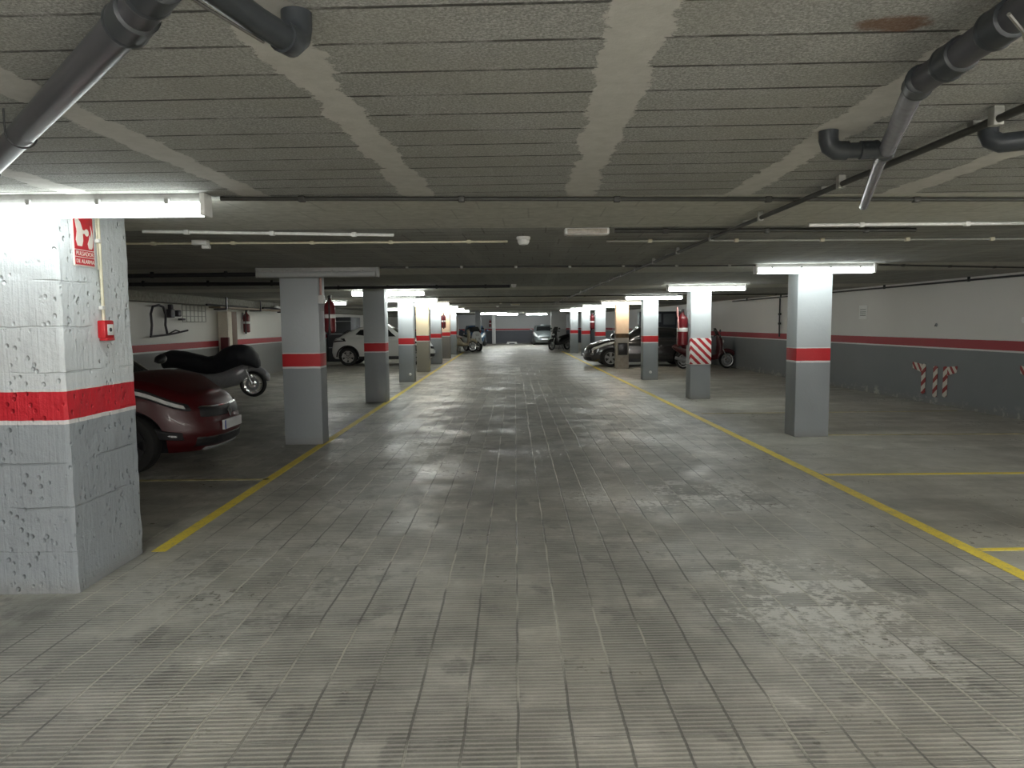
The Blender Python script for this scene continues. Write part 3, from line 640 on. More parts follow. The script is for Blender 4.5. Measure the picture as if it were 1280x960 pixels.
# ---------------------------------------------------------------- right wall things
def on_rwall(name, label, cat, y, z, group=None):
    t = thing(name, label, cat, (wall_rx(y), y, z), math.atan((8.68-6.85)/63.5), group); return t
m_paper = M('paper', (0.93, 0.93, 0.92), 0.6, noise=0.02)
t = on_rwall('notice_sheet', 'white paper notice taped on the right wall near the first pillar', 'notice', 15.85, 1.78)
B('sheet', -0.008, 0.002, -0.17, 0.17, -0.155, 0.155, m_paper, t)
bm = NB()
for z in (0.05, 0.0, -0.04, -0.08): box(bm, -0.0095, -0.008, -0.12, 0.12, z, z+0.016)
obj('printed_lines', bm, m_grey_plastic, t)
for lb, y, z, w_, h_ in (('pale paint patch on the right wall at the picture edge, upper', 11.02, 2.05, 0.05, 0.12), ('small pale chip on the right wall at the picture edge, middle', 10.99, 1.83, 0.05, 0.06), ('pale paint chip on the right wall at the picture edge, lower', 11.10, 1.58, 0.04, 0.10)):
    t = on_rwall('paint_chip', lb, 'paint chip', y, z)
    bm = NB(); prism(bm, [(-w_, h_*0.2), (-w_*0.4, h_*0.5), (w_*0.7, h_*0.45), (w_, -h_*0.1), (w_*0.2, -h_*0.5), (-w_*0.7, -h_*0.4)], -0.005, 0.003, 'X'); obj('chip', bm, m_paper, t)
def tape(label, y, z0, z1, wd, branch=None):
    t = on_rwall('hazard_tape', label, 'hazard tape', y, z0, 'striped hazard tapes on the right wall')
    m = stripes('wall_tape_stripes', 0.0, 0.75, 0.155, 0.45, c1=(0.30, 0.02, 0.02), c2=(0.66, 0.60, 0.54), ay=0.62)
    h = z1-z0
    bm = NB(); prism(bm, [(-wd/2, 0.03), (0, 0), (wd/2, 0.02), (wd/2, h-0.02), (0, h), (-wd/2, h-0.015)], -0.006, 0.003, 'X'); obj('tape_strip', bm, m, t)
    if branch:
        s, L = branch
        m2 = stripes('wall_tape_stripes_branch', 0.0, -0.6, 0.12, 0.45, c1=(0.30, 0.02, 0.02), c2=(0.66, 0.60, 0.54), ay=0.75)
        bm = NB(); prism(bm, [(s*wd/2, h-0.17), (s*wd/2, h-0.01), (s*L, h+0.02), (s*L*0.96, h-0.10)], -0.007, 0.003, 'X'); obj('tape_end', bm, m2, t)
tape('striped tape on the right wall with its top bent left, first of three', 13.58, 0.16, 0.75, 0.12, (1, 0.36))
tape('short straight striped tape on the right wall, middle of three', 13.22, 0.13, 0.73, 0.12)
tape('striped tape on the right wall with its top bent right, last of three', 12.93, 0.16, 0.74, 0.12, (-1, 0.32))
tape('striped tape cut by the right picture edge', 10.85, 0.43, 0.84, 0.16, (1, 0.26))
tape('striped tape beyond the right picture edge', 10.45, 0.43, 0.84, 0.16)
t = thing('conduit', 'black vertical cable down the right wall left of the nearest pillar', 'conduit', (wall_rx(20.3)-0.03, 20.3, 1.15))
bm = NB(); tube(bm, [(0, 0, 0), (0, 0.01, 0.5), (0, 0, 1.1)], 0.022, 8); obj('cable_tube', bm, m_black, t, True)
bm = NB()
for z in (0.35, 0.62): box(bm, -0.03, 0.03, -0.05, 0.05, z, z+0.06, 0.005)
obj('clip', bm, m_black, t, True)

# ---------------------------------------------------------------- left wall things
m_rack = M('dark_steel', (0.05, 0.045, 0.055), 0.5, 0.4)
t = thing('bicycle_rack', 'dark steel wall rack hanging on the left wall behind the red car', 'rack', (-7.86, 16.0, 1.39))
bm = NB()
for y in (-0.42, -0.30):
    pass
tube(bm, [(0.04, -0.40, 0.02), (0.05, -0.36, 0.25), (0.05, -0.38, 0.50), (0.05, -0.28, 0.66), (0.05, 0.0, 0.70), (0.05, 0.20, 0.66), (0.05, 0.30, 0.48), (0.05, 0.26, 0.25), (0.05, 0.34, 0.03)], 0.026, 10)
obj('rack_hoop', bm, m_rack, t, True)
bm = NB(); tube(bm, [(0.05, -0.45, 0.0), (0.05, 0.40, 0.03), (0.10, 0.65, 0.06), (0.20, 1.05, 0.12)], 0.022, 8); tube(bm, [(0.05, 0.40, 0.05), (0.12, 0.6, 0.13), (0.15, 0.72, 0.10)], 0.016, 8); obj('rack_foot', bm, m_rack, t, True)
bm = NB(); box(bm, 0, 0.12, 0.42, 0.62, 0.42, 0.62, 0.02); box(bm, 0, 0.1, 0.50, 0.60, 0.55, 0.73, 0.02); obj('rack_bracket', bm, m_rack, t, True)
bm = NB(); box(bm, 0.0, 0.12, 0.78, 0.95, 0.45, 0.60, 0.02); box(bm, 0.02, 0.12, 0.95, 1.15, 0.36, 0.41, 0.01); obj('rack_bracket', bm, m_rack, t, True)
t = thing('wire_grid', 'grey wire mesh panel hung high on the left wall', 'wire grid', (-7.85, 17.2, 1.72))
bm = NB()
for k in range(7): tube(bm, [(0.01, k*0.22, 0), (0.01, k*0.22, 0.41)], 0.008, 6)
for k in range(4): tube(bm, [(0.01, 0, k*0.136), (0.01, 1.32, k*0.136)], 0.008, 6)
obj('mesh_wires', bm, M('grey_wire', (0.28, 0.28, 0.26), 0.5), t)
t = thing('wooden_boards', 'brown and pale wooden boards standing upright against the left wall', 'boards', (-7.7, 19.6, 0))
B('board', -0.15, 0.10, 0.05, 0.42, 0.0, 2.0, M('brown_board', (0.13, 0.065, 0.035), 0.6), t, 0.01)
B('board', -0.15, 0.12, -0.30, 0.0, 0.0, 2.0, M('pale_board', (0.66, 0.60, 0.50), 0.6), t, 0.01)
B('board', -0.05, 0.16, -0.42, -0.31, 0.95, 1.30, M('dark_red_board', (0.10, 0.012, 0.016), 0.6), t, 0.01)
t = thing('overhead_shelf', 'long thin planks and pipes stored under the ceiling over the left bays', 'shelf', (-7.45, 17.8, 2.04))
bm = NB(); box(bm, 0.0, 0.30, 0.0, 5.6, 0.02, 0.06); obj('plank', bm, M('old_plank', (0.22, 0.17, 0.12), 0.7), t)
bm = NB(); tube(bm, [(0.12, -0.4, 0.09), (0.16, 2.2, 0.08)], 0.03, 8); tube(bm, [(0.22, 3.3, 0.09), (0.2, 5.5, 0.09)], 0.03, 8); obj('stored_pipe', bm, m_black, t, True)
for y in (0.3, 2.8, 5.3):
    bm = NB(); prism(bm, [(-0.0, -0.02), (0.34, -0.02), (0.34, CZ-2.042), (0.31, CZ-2.042), (0.31, 0.015), (-0.0, 0.015)], y, y+0.05, 'Y'); obj('shelf_bracket', bm, m_rack, t)
t = thing('stored_bundle', 'white wrapped bundle lying on the planks under the left ceiling', 'bundle', (-7.28, 22.8, 2.13))
bm = NB(); blob(bm, [(-0.3, 0, 0.05, 0.02, 0.01), (-0.25, 0, 0.05, 0.09, 0.06), (-0.05, 0.01, 0.04, 0.07, 0.05), (0.05, 0, 0.05, 0.10, 0.07), (0.25, 0, 0.05, 0.07, 0.05), (0.3, 0, 0.05, 0.01, 0.01)], 14, 'Y'); obj('bundle_wrap', bm, m_white, t, True)
bm = NB(); tube(bm, [(-0.1, -0.02, 0.03), (0.0, -0.02, 0.115), (0.1, -0.02, 0.03)], 0.01, 6); obj('bundle_tie', bm, m_black, t)

# ---------------------------------------------------------------- cars
def interp(tab, x):
    if x <= tab[0][0]: return tab[0][1]
    for (x0, y0), (x1, y1) in zip(tab, tab[1:]):
        if x <= x1:
            k = (x-x0)/(x1-x0); return y0+(y1-y0)*k
    return tab[-1][1]
def smooth_tab(tab, r=0.12):
    return lambda x: sum(interp(tab, x+d*r)*w_ for d, w_ in ((-1, .12), (-.5, .23), (0, .3), (.5, .23), (1, .12)))
def outline(xf, xr, hw, nf, nr, N=128):
    cx = (xf+xr)/2; a = (xf-xr)/2; D = []
    for i in range(721):
        th = 2*PI*i/720; c, s = math.cos(th), math.sin(th); n = nf if c > 0 else nr
        D.append((cx+a*math.copysign(abs(c)**(2/n), c), hw*math.copysign(abs(s)**(2/n), s)))
    L = [0]
    for p, q in zip(D, D[1:]): L.append(L[-1]+math.hypot(q[0]-p[0], q[1]-p[1]))
    out = []; j = 0
    for k in range(N):
        s = L[-1]*k/N
        while L[j+1] < s: j += 1
        f = (s-L[j])/max(1e-9, L[j+1]-L[j]); out.append((D[j][0]+(D[j+1][0]-D[j][0])*f, D[j][1]+(D[j+1][1]-D[j][1])*f))
    return out
class Shell:
    """stack of plan outlines; point(s, v): s is the arc fraction from the nose centre (left side first), v the level"""
    def __init__(s, levels, zfun, N=128):
        s.N = N; s.lv = levels; s.zfun = zfun
        s.rings = [outline(xf, xr, hw, nf, nr, N) for v, xf, xr, hw, nf, nr in levels]
    def point(s, u, v):
        u = (u % 1.0)*s.N; i = int(u) % s.N; f = u-int(u); vs = [l[0] for l in s.lv]
        j = 0
        while j < len(vs)-2 and v > vs[j+1]: j += 1
        g = max(0, min(1, (v-vs[j])/(vs[j+1]-vs[j])))
        P = []
        for r in (s.rings[j], s.rings[j+1]):
            a, b = r[i], r[(i+1) % s.N]; P.append((a[0]+(b[0]-a[0])*f, a[1]+(b[1]-a[1])*f))
        x = P[0][0]+(P[1][0]-P[0][0])*g; y = P[0][1]+(P[1][1]-P[0][1])*g
        return Vector((x, y, s.zfun(x, v)))
    def normal(s, u, v, e=0.003):
        a = s.point(u+e, v)-s.point(u-e, v); b = s.point(u, min(1, v+0.02))-s.point(u, max(0, v-0.02))
        n = a.cross(b).normalized(); return n
    def mesh(s, bm, crown=0.05, nv=22, mi=0):
        rings = []
        for j in range(nv+1):
            v = j/nv; rings.append([bm.verts.new(s.point(k/s.N, v)) for k in range(s.N)])
        top = [s.point(k/s.N, 1.0) for k in range(s.N)]
        for q in (0.04, 0.12, 0.3, 0.55, 0.8):
            e = 1-q
            rings.append([bm.verts.new((p.x*(1-0.02*q), p.y*e, s.zfun(p.x, 1.0)+crown*(1-e*e))) for p in top])
        for a, b in zip(rings, rings[1:]):
            for k in range(s.N): bm.faces.new((a[k], a[(k+1) % s.N], b[(k+1) % s.N], b[k]))
        R_ = rings[-1]; H = s.N//2
        for k in range(H):
            if k == 0: bm.faces.new((R_[0], R_[1], R_[-1]))
            elif k < H-1: bm.faces.new((R_[k], R_[k+1], R_[s.N-k-1], R_[s.N-k]))
            else: bm.faces.new((R_[k], R_[k+1], R_[k+2]))
        bm.faces.new(rings[0])
    def patch(s, bm, quad, off=0.008, nu=12, nv=6, thick=0.012, mi=0):
        """quad: four (s, v) corners, laid on the shell"""
        A, Bq, C, D = quad; G = []
        for j in range(nv+1):
            row = []
            for i in range(nu+1):
                a = i/nu; b = j/nv
                u = (A[0]*(1-a)+Bq[0]*a)*(1-b)+(D[0]*(1-a)+C[0]*a)*b; v = (A[1]*(1-a)+Bq[1]*a)*(1-b)+(D[1]*(1-a)+C[1]*a)*b
                edge = i in (0, nu) or j in (0, nv)
                row.append(bm.verts.new(s.point(u, v)+s.normal(u, v)*(-thick if edge else off)))
            G.append(row)
        for j in range(nv):
            for i in range(nu): bm.faces.new((G[j][i], G[j][i+1], G[j+1][i+1], G[j+1][i])).material_index = mi
def wheel(t, x, y, r, wd, side, m_rim, spokes=5, style=0):
    bm = NB(); h = wd/2
    lathe(bm, [(r*0.66, -h*0.9), (r*0.80, -h), (r*0.95, -h*0.92), (r, -h*0.7), (r, h*0.7), (r*0.95, h*0.92), (r*0.80, h), (r*0.66, h*0.9)], (x, y, r), 'Y', 36, close=True)
    ty = obj('wheel', bm, m_dark, t, True)
    bm = NB(); yo = y+side*h*0.80
    lathe(bm, [(r*0.60, -h*0.9), (r*0.685, -h*0.9), (r*0.69, h*0.9), (r*0.655, h*0.95), (r*0.60, h*0.6)], (x, y, r), 'Y', 36, close=True)
    lathe(bm, [(r*0.14, 0), (r*0.14, side*0.02), (0, side*0.025)], (x, yo-side*0.01, r), 'Y', 18)
    for k in range(spokes):
        a = 2*PI*k/spokes+PI/2; ca, sa = math.cos(a), math.sin(a); w1, w2 = (0.10*r, 0.17*r) if style == 0 else (0.14*r, 0.24*r)
        poly = [(x+ca*0.08*r-sa*w1, r+sa*0.08*r+ca*w1), (x+ca*0.66*r-sa*w2, r+sa*0.66*r+ca*w2), (x+ca*0.66*r+sa*w2, r+sa*0.66*r-ca*w2), (x+ca*0.08*r+sa*w1, r+sa*0.08*r-ca*w1)]
        prism(bm, poly, yo-0.02, yo, 'Y')
    obj('rim', bm, m_rim, ty, True)
    bm = NB(); lathe(bm, [(r*0.58, 0), (r*0.58, -side*0.02)], (x, y+side*h*0.2, r), 'Y', 24); obj('brake_disc', bm, m_black, ty, True)
m_glass = M('dark_car_glass', (0.012, 0.014, 0.016), 0.04, noise=0, coat=0.5)
m_lens = M('headlight_lens', (0.85, 0.87, 0.88), 0.25, 0.15, noise=0.12, nscale=14, coat=1.0)
m_lens_dark = M('headlight_shell', (0.05, 0.05, 0.055), 0.12, 0.3, coat=1.0)
m_tail = M('tail_lamp', (0.10, 0.01, 0.012), 0.15, coat=0.5)
def car(label, loc, rz, P):
    L, W, H = P['L'], P['W'], P['H']; f = L/2; r = P.get('wr', 0.32); zb = P.get('zb', 0.20)
    t = thing('car', label, 'car', loc, rz)
    ztop = smooth_tab(P['belt'], 0.10)
    lv = [(0.0, f-0.10, -f+0.10, W*0.455, 3.2, 3.6), (0.12, f-0.02, -f+0.03, W*0.488, 3.2, 3.8), (0.35, f, -f, W*0.5, 3.3, 4), (0.55, f-0.02, -f+0.01, W*0.497, 3.3, 4),
          (0.78, f-0.06, -f+0.04, W*0.492, 3.3, 4), (0.93, f-0.13, -f+0.07, W*0.475, 3.2, 4), (1.0, f-0.20, -f+0.12, W*0.45, 3.0, 3.8)]
    sh = Shell(lv, lambda x, v: zb+(ztop(x)-zb)*v)
    bm = NB(); sh.mesh(bm, crown=0.045); body = obj('body', bm, [P['paint'], m_black], t)
    xa, xb = P['axles']; cs = []
    for x in (xa, xb):
        for s in (-1, 1):
            bm = NB(); lathe(bm, [(r+0.055, 0), (r+0.055, s*0.6)], (x, s*(W/2-0.27), r), 'Y', 40); c = obj('cutter', bm, m_black, t); cs.append(c)
    bake_cut(body, cs)
    for p in body.data.polygons: p.use_smooth = True
    body.data.set_sharp_from_angle(angle=math.radians(32))
    # cabin
    wf, wt, rt, rb = P['cab']; zr = H; zc = P.get('zc', 0.86); hw = W*0.455; hr = W*P.get('roofw', 0.365)
    n1 = 6.0
    lvc = [(0.0, wf, rb, hw, n1, n1), (0.5, wf+(wt-wf)*0.5, rb+(rt-rb)*0.45, (hw+hr)/2+0.015, n1, n1), (0.88, wf+(wt-wf)*0.88, rb+(rt-rb)*0.86, hr+(hw-hr)*0.14, 5.5, 5.5), (1.0, wt-0.05, rt+0.05, hr-0.02, 5, 5)]
    slope = P.get('roofdrop', 0.10)
    rf = lambda x: zr-0.04-slope*max(0, (0.1-x)/(0.1-rt))**2 if x < 0.1 else zr-0.04-0.03*((x-0.1)/(wt-0.1))**2
    cab = Shell(lvc, lambda x, v: zc+(rf(max(rt, min(wt, x)))-zc)*v)
    bm = NB(); cab.mesh(bm, crown=0.04, nv=12); obj('cabin', bm, P.get('roofpaint', P['paint']), t, True)
    def hwid(v):
        for (v0, xf0, xr0, w0, a_, b_), (v1, xf1, xr1, w1, c_, d_) in zip(lvc, lvc[1:]):
            if v <= v1:
                k = (v-v0)/(v1-v0); return xf0+(xf1-xf0)*k, xr0+(xr1-xr0)*k, w0+(w1-w0)*k
    def side_pt(x, z, s):
        v = (z-zc)/(rf(max(rt, min(wt, x)))-zc); v = max(0, min(1, v)); xf, xr, w_ = hwid(v)
        q = abs((x-(xf+xr)/2)/((xf-xr)/2)); y = w_*(max(0, 1-q**5.6))**(1/5.6)
        return Vector((x, s*(y+0.009), z))
    for s in (-1, 1):
        for poly in P['windows']:
            bm = NB(); A, Bq, C, D = poly; G = []
            for j in range(7):
                row = []
                for i in range(9):
                    a, b = i/8, j/6
                    x = (A[0]*(1-a)+Bq[0]*a)*(1-b)+(D[0]*(1-a)+C[0]*a)*b; z = (A[1]*(1-a)+Bq[1]*a)*(1-b)+(D[1]*(1-a)+C[1]*a)*b
                    p = side_pt(x, z, s)
                    if i in (0, 8) or j in (0, 6): p.y -= s*0.03
                    row.append(bm.verts.new(p))
                G.append(row)
            for j in range(6):
                for i in range(8): bm.faces.new((G[j][i], G[j][i+1], G[j+1][i+1], G[j+1][i]))
            obj('side_window', bm, m_glass, t, True)
    for nm_, sg in (('windshield', 1), ('rear_window', -1)):
        bm = NB(); G = []
        for j in range(9):
            v = (0.10 if sg > 0 else 0.34)+(0.93-(0.10 if sg > 0 else 0.34))*j/8; xf, xr, w_ = hwid(v); cx, a = (xf+xr)/2, (xf-xr)/2; row = []
            for i in range(13):
                k = -1+2*i/12; y = k*w_*0.86; x = cx+sg*a*(1-abs(y/w_)**5.6)**(1/5.6)+sg*(0.010 if 0 < i < 12 and 0 < j < 8 else -0.02)
                row.append(bm.verts.new((x, y, zc+(rf(max(rt, min(wt, x)))-zc)*v)))
            G.append(row)
        for j in range(8):
            for i in range(12): bm.faces.new((G[j][i], G[j][i+1], G[j+1][i+1], G[j+1][i]))
        obj(nm_, bm, m_glass, t, True)
    for x in (xa, xb):
        for s in (-1, 1): wheel(t, x, s*(W/2-0.115), r, 0.20, s, P['rim'], P.get('spokes', 5), P.get('rimstyle', 0))
    # lamps, grille, bumpers laid on the shell
    def both(name, quad, mat, **k):
        for sgn in (1, -1):
            q = [((u if sgn > 0 else -u), v) for u, v in quad]
            bm = NB(); sh.patch(bm, q if sgn > 0 else [q[1], q[0], q[3], q[2]], **k); obj(name, bm, mat, t, True)
    def mid(name, u, v0, v1, mat, **k):
        bm = NB(); sh.patch(bm, [(-u, v0), (u, v0), (u*0.96, v1), (-u*0.96, v1)], nu=20, **k); return obj(name, bm, mat, t, True)
    for q, mt in P['head']: both('headlight', q, mt, off=0.010 if mt == m_lens_dark else 0.020, thick=0.006)
    for q, mt in P.get('fog', []): both('fog_light', q, mt)
    mid('grille', P['grille'][0], P['grille'][1], P['grille'][2], m_black, off=0.010)
    mid('lower_grille', P['lower'][0], P['lower'][1], P['lower'][2], m_black, off=0.006)
    if 'chrome' in P: mid('chrome_strip', *P['chrome'], m_chrome, off=0.020)
    if 'skid' in P: mid('skid_plate', *P['skid'], m_grey_plastic, off=0.014)
    for sgn in (1, -1):
        q = P['tail']; bm = NB(); qq = [((0.5-u if sgn > 0 else 0.5+u), v) for u, v in q]; sh.patch(bm, qq); obj('tail_light', bm, P.get('tailmat', m_tail), t, True)
    # plates
    for nm_, u, v, sg in (('license_plate', 0.0, P.get('platev', 0.42), 1),):
        p = sh.point(u, v); bm = NB(); box(bm, p.x+0.0, p.x+0.030, -0.26, 0.26, p.z-0.055, p.z+0.055, 0.003); pl = obj(nm_, bm, M('plate_white', (0.72, 0.73, 0.76), 0.4, noise=0.02), t, True)
        bm = NB(); box(bm, p.x+0.030, p.x+0.0315, -0.255, -0.22, p.z-0.05, p.z+0.05); obj('blue_band', bm, M('plate_blue', (0.03, 0.08, 0.4), 0.4), pl)
    if P.get('emblem'):
        p = sh.point(0, P['emblem']); bm = NB(); x = p.x+0.018
        O = [(0, 0.075), (0.052, 0), (0, -0.075), (-0.052, 0)]; I = [(0, 0.045), (0.028, 0), (0, -0.045), (-0.028, 0)]
        for k in range(4): prism(bm, [(O[k][0], p.z+O[k][1]), (O[(k+1) % 4][0], p.z+O[(k+1) % 4][1]), (I[(k+1) % 4][0], p.z+I[(k+1) % 4][1]), (I[k][0], p.z+I[k][1])], x, x+0.012, 'X')
        obj('emblem', bm, m_chrome, t)
    for s in (-1, 1):
        bm = NB(); y0 = W*0.47; x = wf-0.22
        blob(bm, [(y0*s, x, zc+0.20, 0.03, 0.015), ((y0+0.07)*s, x, zc+0.22, 0.06, 0.055), ((y0+0.18)*s, x-0.01, zc+0.23, 0.065, 0.065), ((y0+0.23)*s, x-0.02, zc+0.22, 0.03, 0.03)], 14, 'Y')
        obj('mirror', bm, P.get('mirror', P['paint']), t, True)
        for xd in P.get('handles', (0.0, -0.9)):
            v = (0.90-zb)/(ztop(xd)-zb)*0.93; bm = NB(); yy = s*(W*0.484)
            box(bm, xd-0.09, xd+0.09, min(yy, yy+s*0.025), max(yy, yy+s*0.025), zb+(ztop(xd)-zb)*0.80, zb+(ztop(xd)-zb)*0.80+0.025, 0.006); obj('door_handle', bm, P['paint'], t, True)
        # dark sill and arch lips
        bm = NB(); ya, yb2 = sorted((s*(W*0.462), s*(W*0.503))); box(bm, xb+r+0.07, xa-r-0.07, ya, yb2, zb-0.01, zb+0.11, 0.015); obj('sill', bm, m_black, t, True)
        for xw in (xa, xb):
            if P.get('lips'):
                bm = NB(); pts = [(xw+math.cos(a)*(r+0.075), s*(W/2-0.004), r+math.sin(a)*(r+0.075)) for a in [PI*k/16 for k in range(17)]]
                tube(bm, pts, 0.026, 8); obj('arch_lip', bm, m_black, t, True)
    bm = NB(); tube(bm, [(rt+0.22, 0, zr-slope), (rt+0.08, 0, zr-slope+0.13)], [0.006, 0.004], 6); obj('antenna', bm, m_black, t)
    return t
def belt(L, hood_front, hood, base, tail, wf, rb):
    f = L/2
    return [(-f, tail-0.06), (-f+0.15, tail), (rb-0.05, tail+0.01), (0, base), (wf-0.1, base), (wf+0.12, hood+0.05), (wf+0.45, hood), (f-0.35, hood_front+0.05), (f-0.05, hood_front-0.02), (f, hood_front-0.05)]
# red hatchback, nose to the aisle
m_redcar = M('dark_red_car_paint', (0.060, 0.001, 0.003), 0.38, 0.0, noise=0.03, coat=0.12)
L_ = 4.08
P = dict(L=L_, W=1.78, H=1.52, wr=0.325, zb=0.20, axles=(1.22, -1.37), paint=m_redcar, rim=m_black,
         belt=belt(L_, 0.80, 1.00, 1.00, 1.02, 0.95, -1.80), cab=(0.98, 0.30, -1.55, -1.96), zc=0.95,
         windows=[[(0.66, 1.02), (-0.30, 1.02), (-0.28, 1.40), (0.22, 1.38)], [(-0.36, 1.02), (-1.15, 1.03), (-1.00, 1.36), (-0.34, 1.40)], [(-1.21, 1.04), (-1.52, 1.07), (-1.36, 1.24), (-1.10, 1.33)]],
         head=[([(0.058, 0.72), (0.130, 0.80), (0.150, 0.95), (0.058, 0.86)], m_lens_dark), ([(0.064, 0.755), (0.122, 0.815), (0.134, 0.895), (0.064, 0.82)], m_lens)], mirror=m_black,
         fog=[([(0.070, 0.20), (0.108, 0.22), (0.104, 0.40), (0.074, 0.38)], m_black), ([(0.079, 0.27), (0.090, 0.27), (0.090, 0.32), (0.079, 0.32)], m_lens)],
         grille=(0.056, 0.62, 0.84), chrome=(0.054, 0.80, 0.83), lower=(0.066, 0.06, 0.30), skid=(0.050, -0.0, 0.06), tail=[(0.05, 0.62), (0.105, 0.66), (0.10, 0.92), (0.055, 0.90)],
         platev=0.46, emblem=0.70, spokes=6)
car('dark red hatchback parked nose out behind the large foreground pillar', (-3.30-L_/2, 8.40, 0), 0.0, P)
# white crossover, tail at the left wall, nose to the aisle
m_whitecar = M('white_car_paint', (0.72, 0.73, 0.72), 0.3, noise=0.01, coat=0.8)
L_ = 4.1
P = dict(L=L_, W=1.80, H=1.62, wr=0.355, zb=0.26, axles=(1.25, -1.30), paint=m_whitecar, rim=m_chrome, rimstyle=1,
         belt=[(-2.05, 0.98), (-1.9, 1.07), (-1.5, 1.12), (0, 1.05), (0.85, 1.02), (1.1, 1.04), (1.5, 1.00), (1.85, 0.90), (2.1, 0.82), (2.15, 0.78)], cab=(1.05, 0.30, -1.20, -1.92), zc=1.00,
         windows=[[(0.75, 1.08), (-0.30, 1.10), (-0.28, 1.48), (0.25, 1.47)], [(-0.36, 1.10), (-1.12, 1.20), (-0.85, 1.43), (-0.34, 1.48)], [(-1.36, 1.26), (-1.72, 1.24), (-1.50, 1.38), (-1.20, 1.40)]],
         head=[([(0.055, 0.72), (0.135, 0.82), (0.145, 0.93), (0.058, 0.88)], m_lens_dark)], fog=[([(0.07, 0.2), (0.10, 0.22), (0.10, 0.36), (0.07, 0.36)], m_black)],
         grille=(0.054, 0.60, 0.80), lower=(0.066, 0.06, 0.34), tail=[(0.03, 0.80), (0.125, 0.80), (0.11, 0.98), (0.04, 0.98)], tailmat=m_black, lips=True, roofdrop=0.18)
car('white crossover car seen from the side behind the left pillars', (-4.93, 28.6, 0), 0.0, P)
# dark grey hatchback, nose toward the aisle from the right
m_greycar = M('dark_grey_car_paint', (0.075, 0.072, 0.074), 0.22, 0.6, noise=0.03, coat=1.0)
L_ = 4.3
P = dict(L=L_, W=1.78, H=1.46, wr=0.325, zb=0.19, axles=(1.27, -1.36), paint=m_greycar, rim=m_grey_plastic,
         belt=belt(L_, 0.76, 0.95, 0.95, 0.97, 1.0, -1.9), cab=(1.02, 0.25, -1.55, -2.02), zc=0.88,
         windows=[[(0.70, 0.97), (-0.30, 0.97), (-0.28, 1.34), (0.20, 1.33)], [(-0.36, 0.97), (-1.20, 0.99), (-1.02, 1.30), (-0.34, 1.34)], [(-1.27, 1.0), (-1.55, 1.02), (-1.38, 1.18), (-1.12, 1.27)]],
         head=[([(0.055, 0.70), (0.130, 0.80), (0.145, 0.93), (0.058, 0.86)], m_lens)], grille=(0.052, 0.5, 0.80), lower=(0.066, 0.06, 0.34), tail=[(0.05, 0.62), (0.11, 0.66), (0.10, 0.92), (0.055, 0.90)])
car('dark grey hatchback parked behind the right pillars, nose pointing to the aisle', (2.88+L_/2, 26.2, 0), PI, P)
# pale compact car at the far end facing the viewer
m_silver = M('grey_green_car_paint', (0.20, 0.23, 0.24), 0.3, 0.5, noise=0.03, coat=0.8)
L_ = 3.9
P = dict(L=L_, W=1.72, H=1.50, wr=0.30, zb=0.20, axles=(1.2, -1.25), paint=m_silver, rim=m_grey_plastic,
         belt=belt(L_, 0.78, 0.98, 0.98, 1.0, 1.0, -1.7), cab=(1.02, 0.4, -1.45, -1.85), zc=0.90,
         windows=[[(0.75, 1.0), (-0.2, 1.0), (-0.18, 1.38), (0.30, 1.36)], [(-0.26, 1.0), (-1.1, 1.02), (-1.0, 1.34), (-0.24, 1.38)]],
         head=[([(0.050, 0.66), (0.135, 0.70), (0.14, 0.95), (0.058, 0.92)], m_lens)], grille=(0.040, 0.62, 0.78), lower=(0.060, 0.10, 0.30), chrome=(0.05, 0.50, 0.58), tail=[(0.05, 0.62), (0.11, 0.66), (0.10, 0.92), (0.055, 0.90)])
car('grey compact car facing the viewer at the far end of the garage', (2.82, 54.1, 0), -PI/2, P)
# blue car at far left
m_blue = M('blue_car_paint', (0.03, 0.07, 0.13), 0.3, 0.3, coat=0.8)
P2 = dict(P); P2['paint'] = m_blue
car('dark blue compact car half hidden beside the far white pillar', (-2.35, 52.6, 0), -PI/2, P2)

# ---------------------------------------------------------------- motorcycles
def mwheel(t, x, r, wd, m_rim=m_chrome, spokes=6):
    bm = NB(); h = wd/2
    lathe(bm, [(r*0.74, -h*0.7), (r*0.88, -h), (r*0.97, -h*0.6), (r, 0), (r*0.97, h*0.6), (r*0.88, h), (r*0.74, h*0.7)], (x, 0, r), 'Y', 36, close=True); w_ = obj('wheel', bm, m_dark, t, True)
    bm = NB(); lathe(bm, [(r*0.66, -h*0.7), (r*0.76, -h*0.75), (r*0.76, h*0.75), (r*0.66, h*0.7)], (x, 0, r), 'Y', 36, close=True)
    lathe(bm, [(r*0.16, -h), (r*0.16, h)], (x, 0, r), 'Y', 16)
    for k in range(spokes):
        a = 2*PI*k/spokes; tube(bm, [(x+math.cos(a)*r*0.1, 0, r+math.sin(a)*r*0.1), (x+math.cos(a)*r*0.7, 0, r+math.sin(a)*r*0.7)], 0.014, 6)
    obj('rim', bm, m_rim, w_, True)
    bm = NB(); lathe(bm, [(r*0.30, -h*0.9), (r*0.5, -h*0.9), (r*0.5, -h*0.8), (r*0.30, -h*0.8)], (x, 0, r), 'Y', 28, close=True); obj('brake_disc', bm, m_grey_plastic, w_, True)
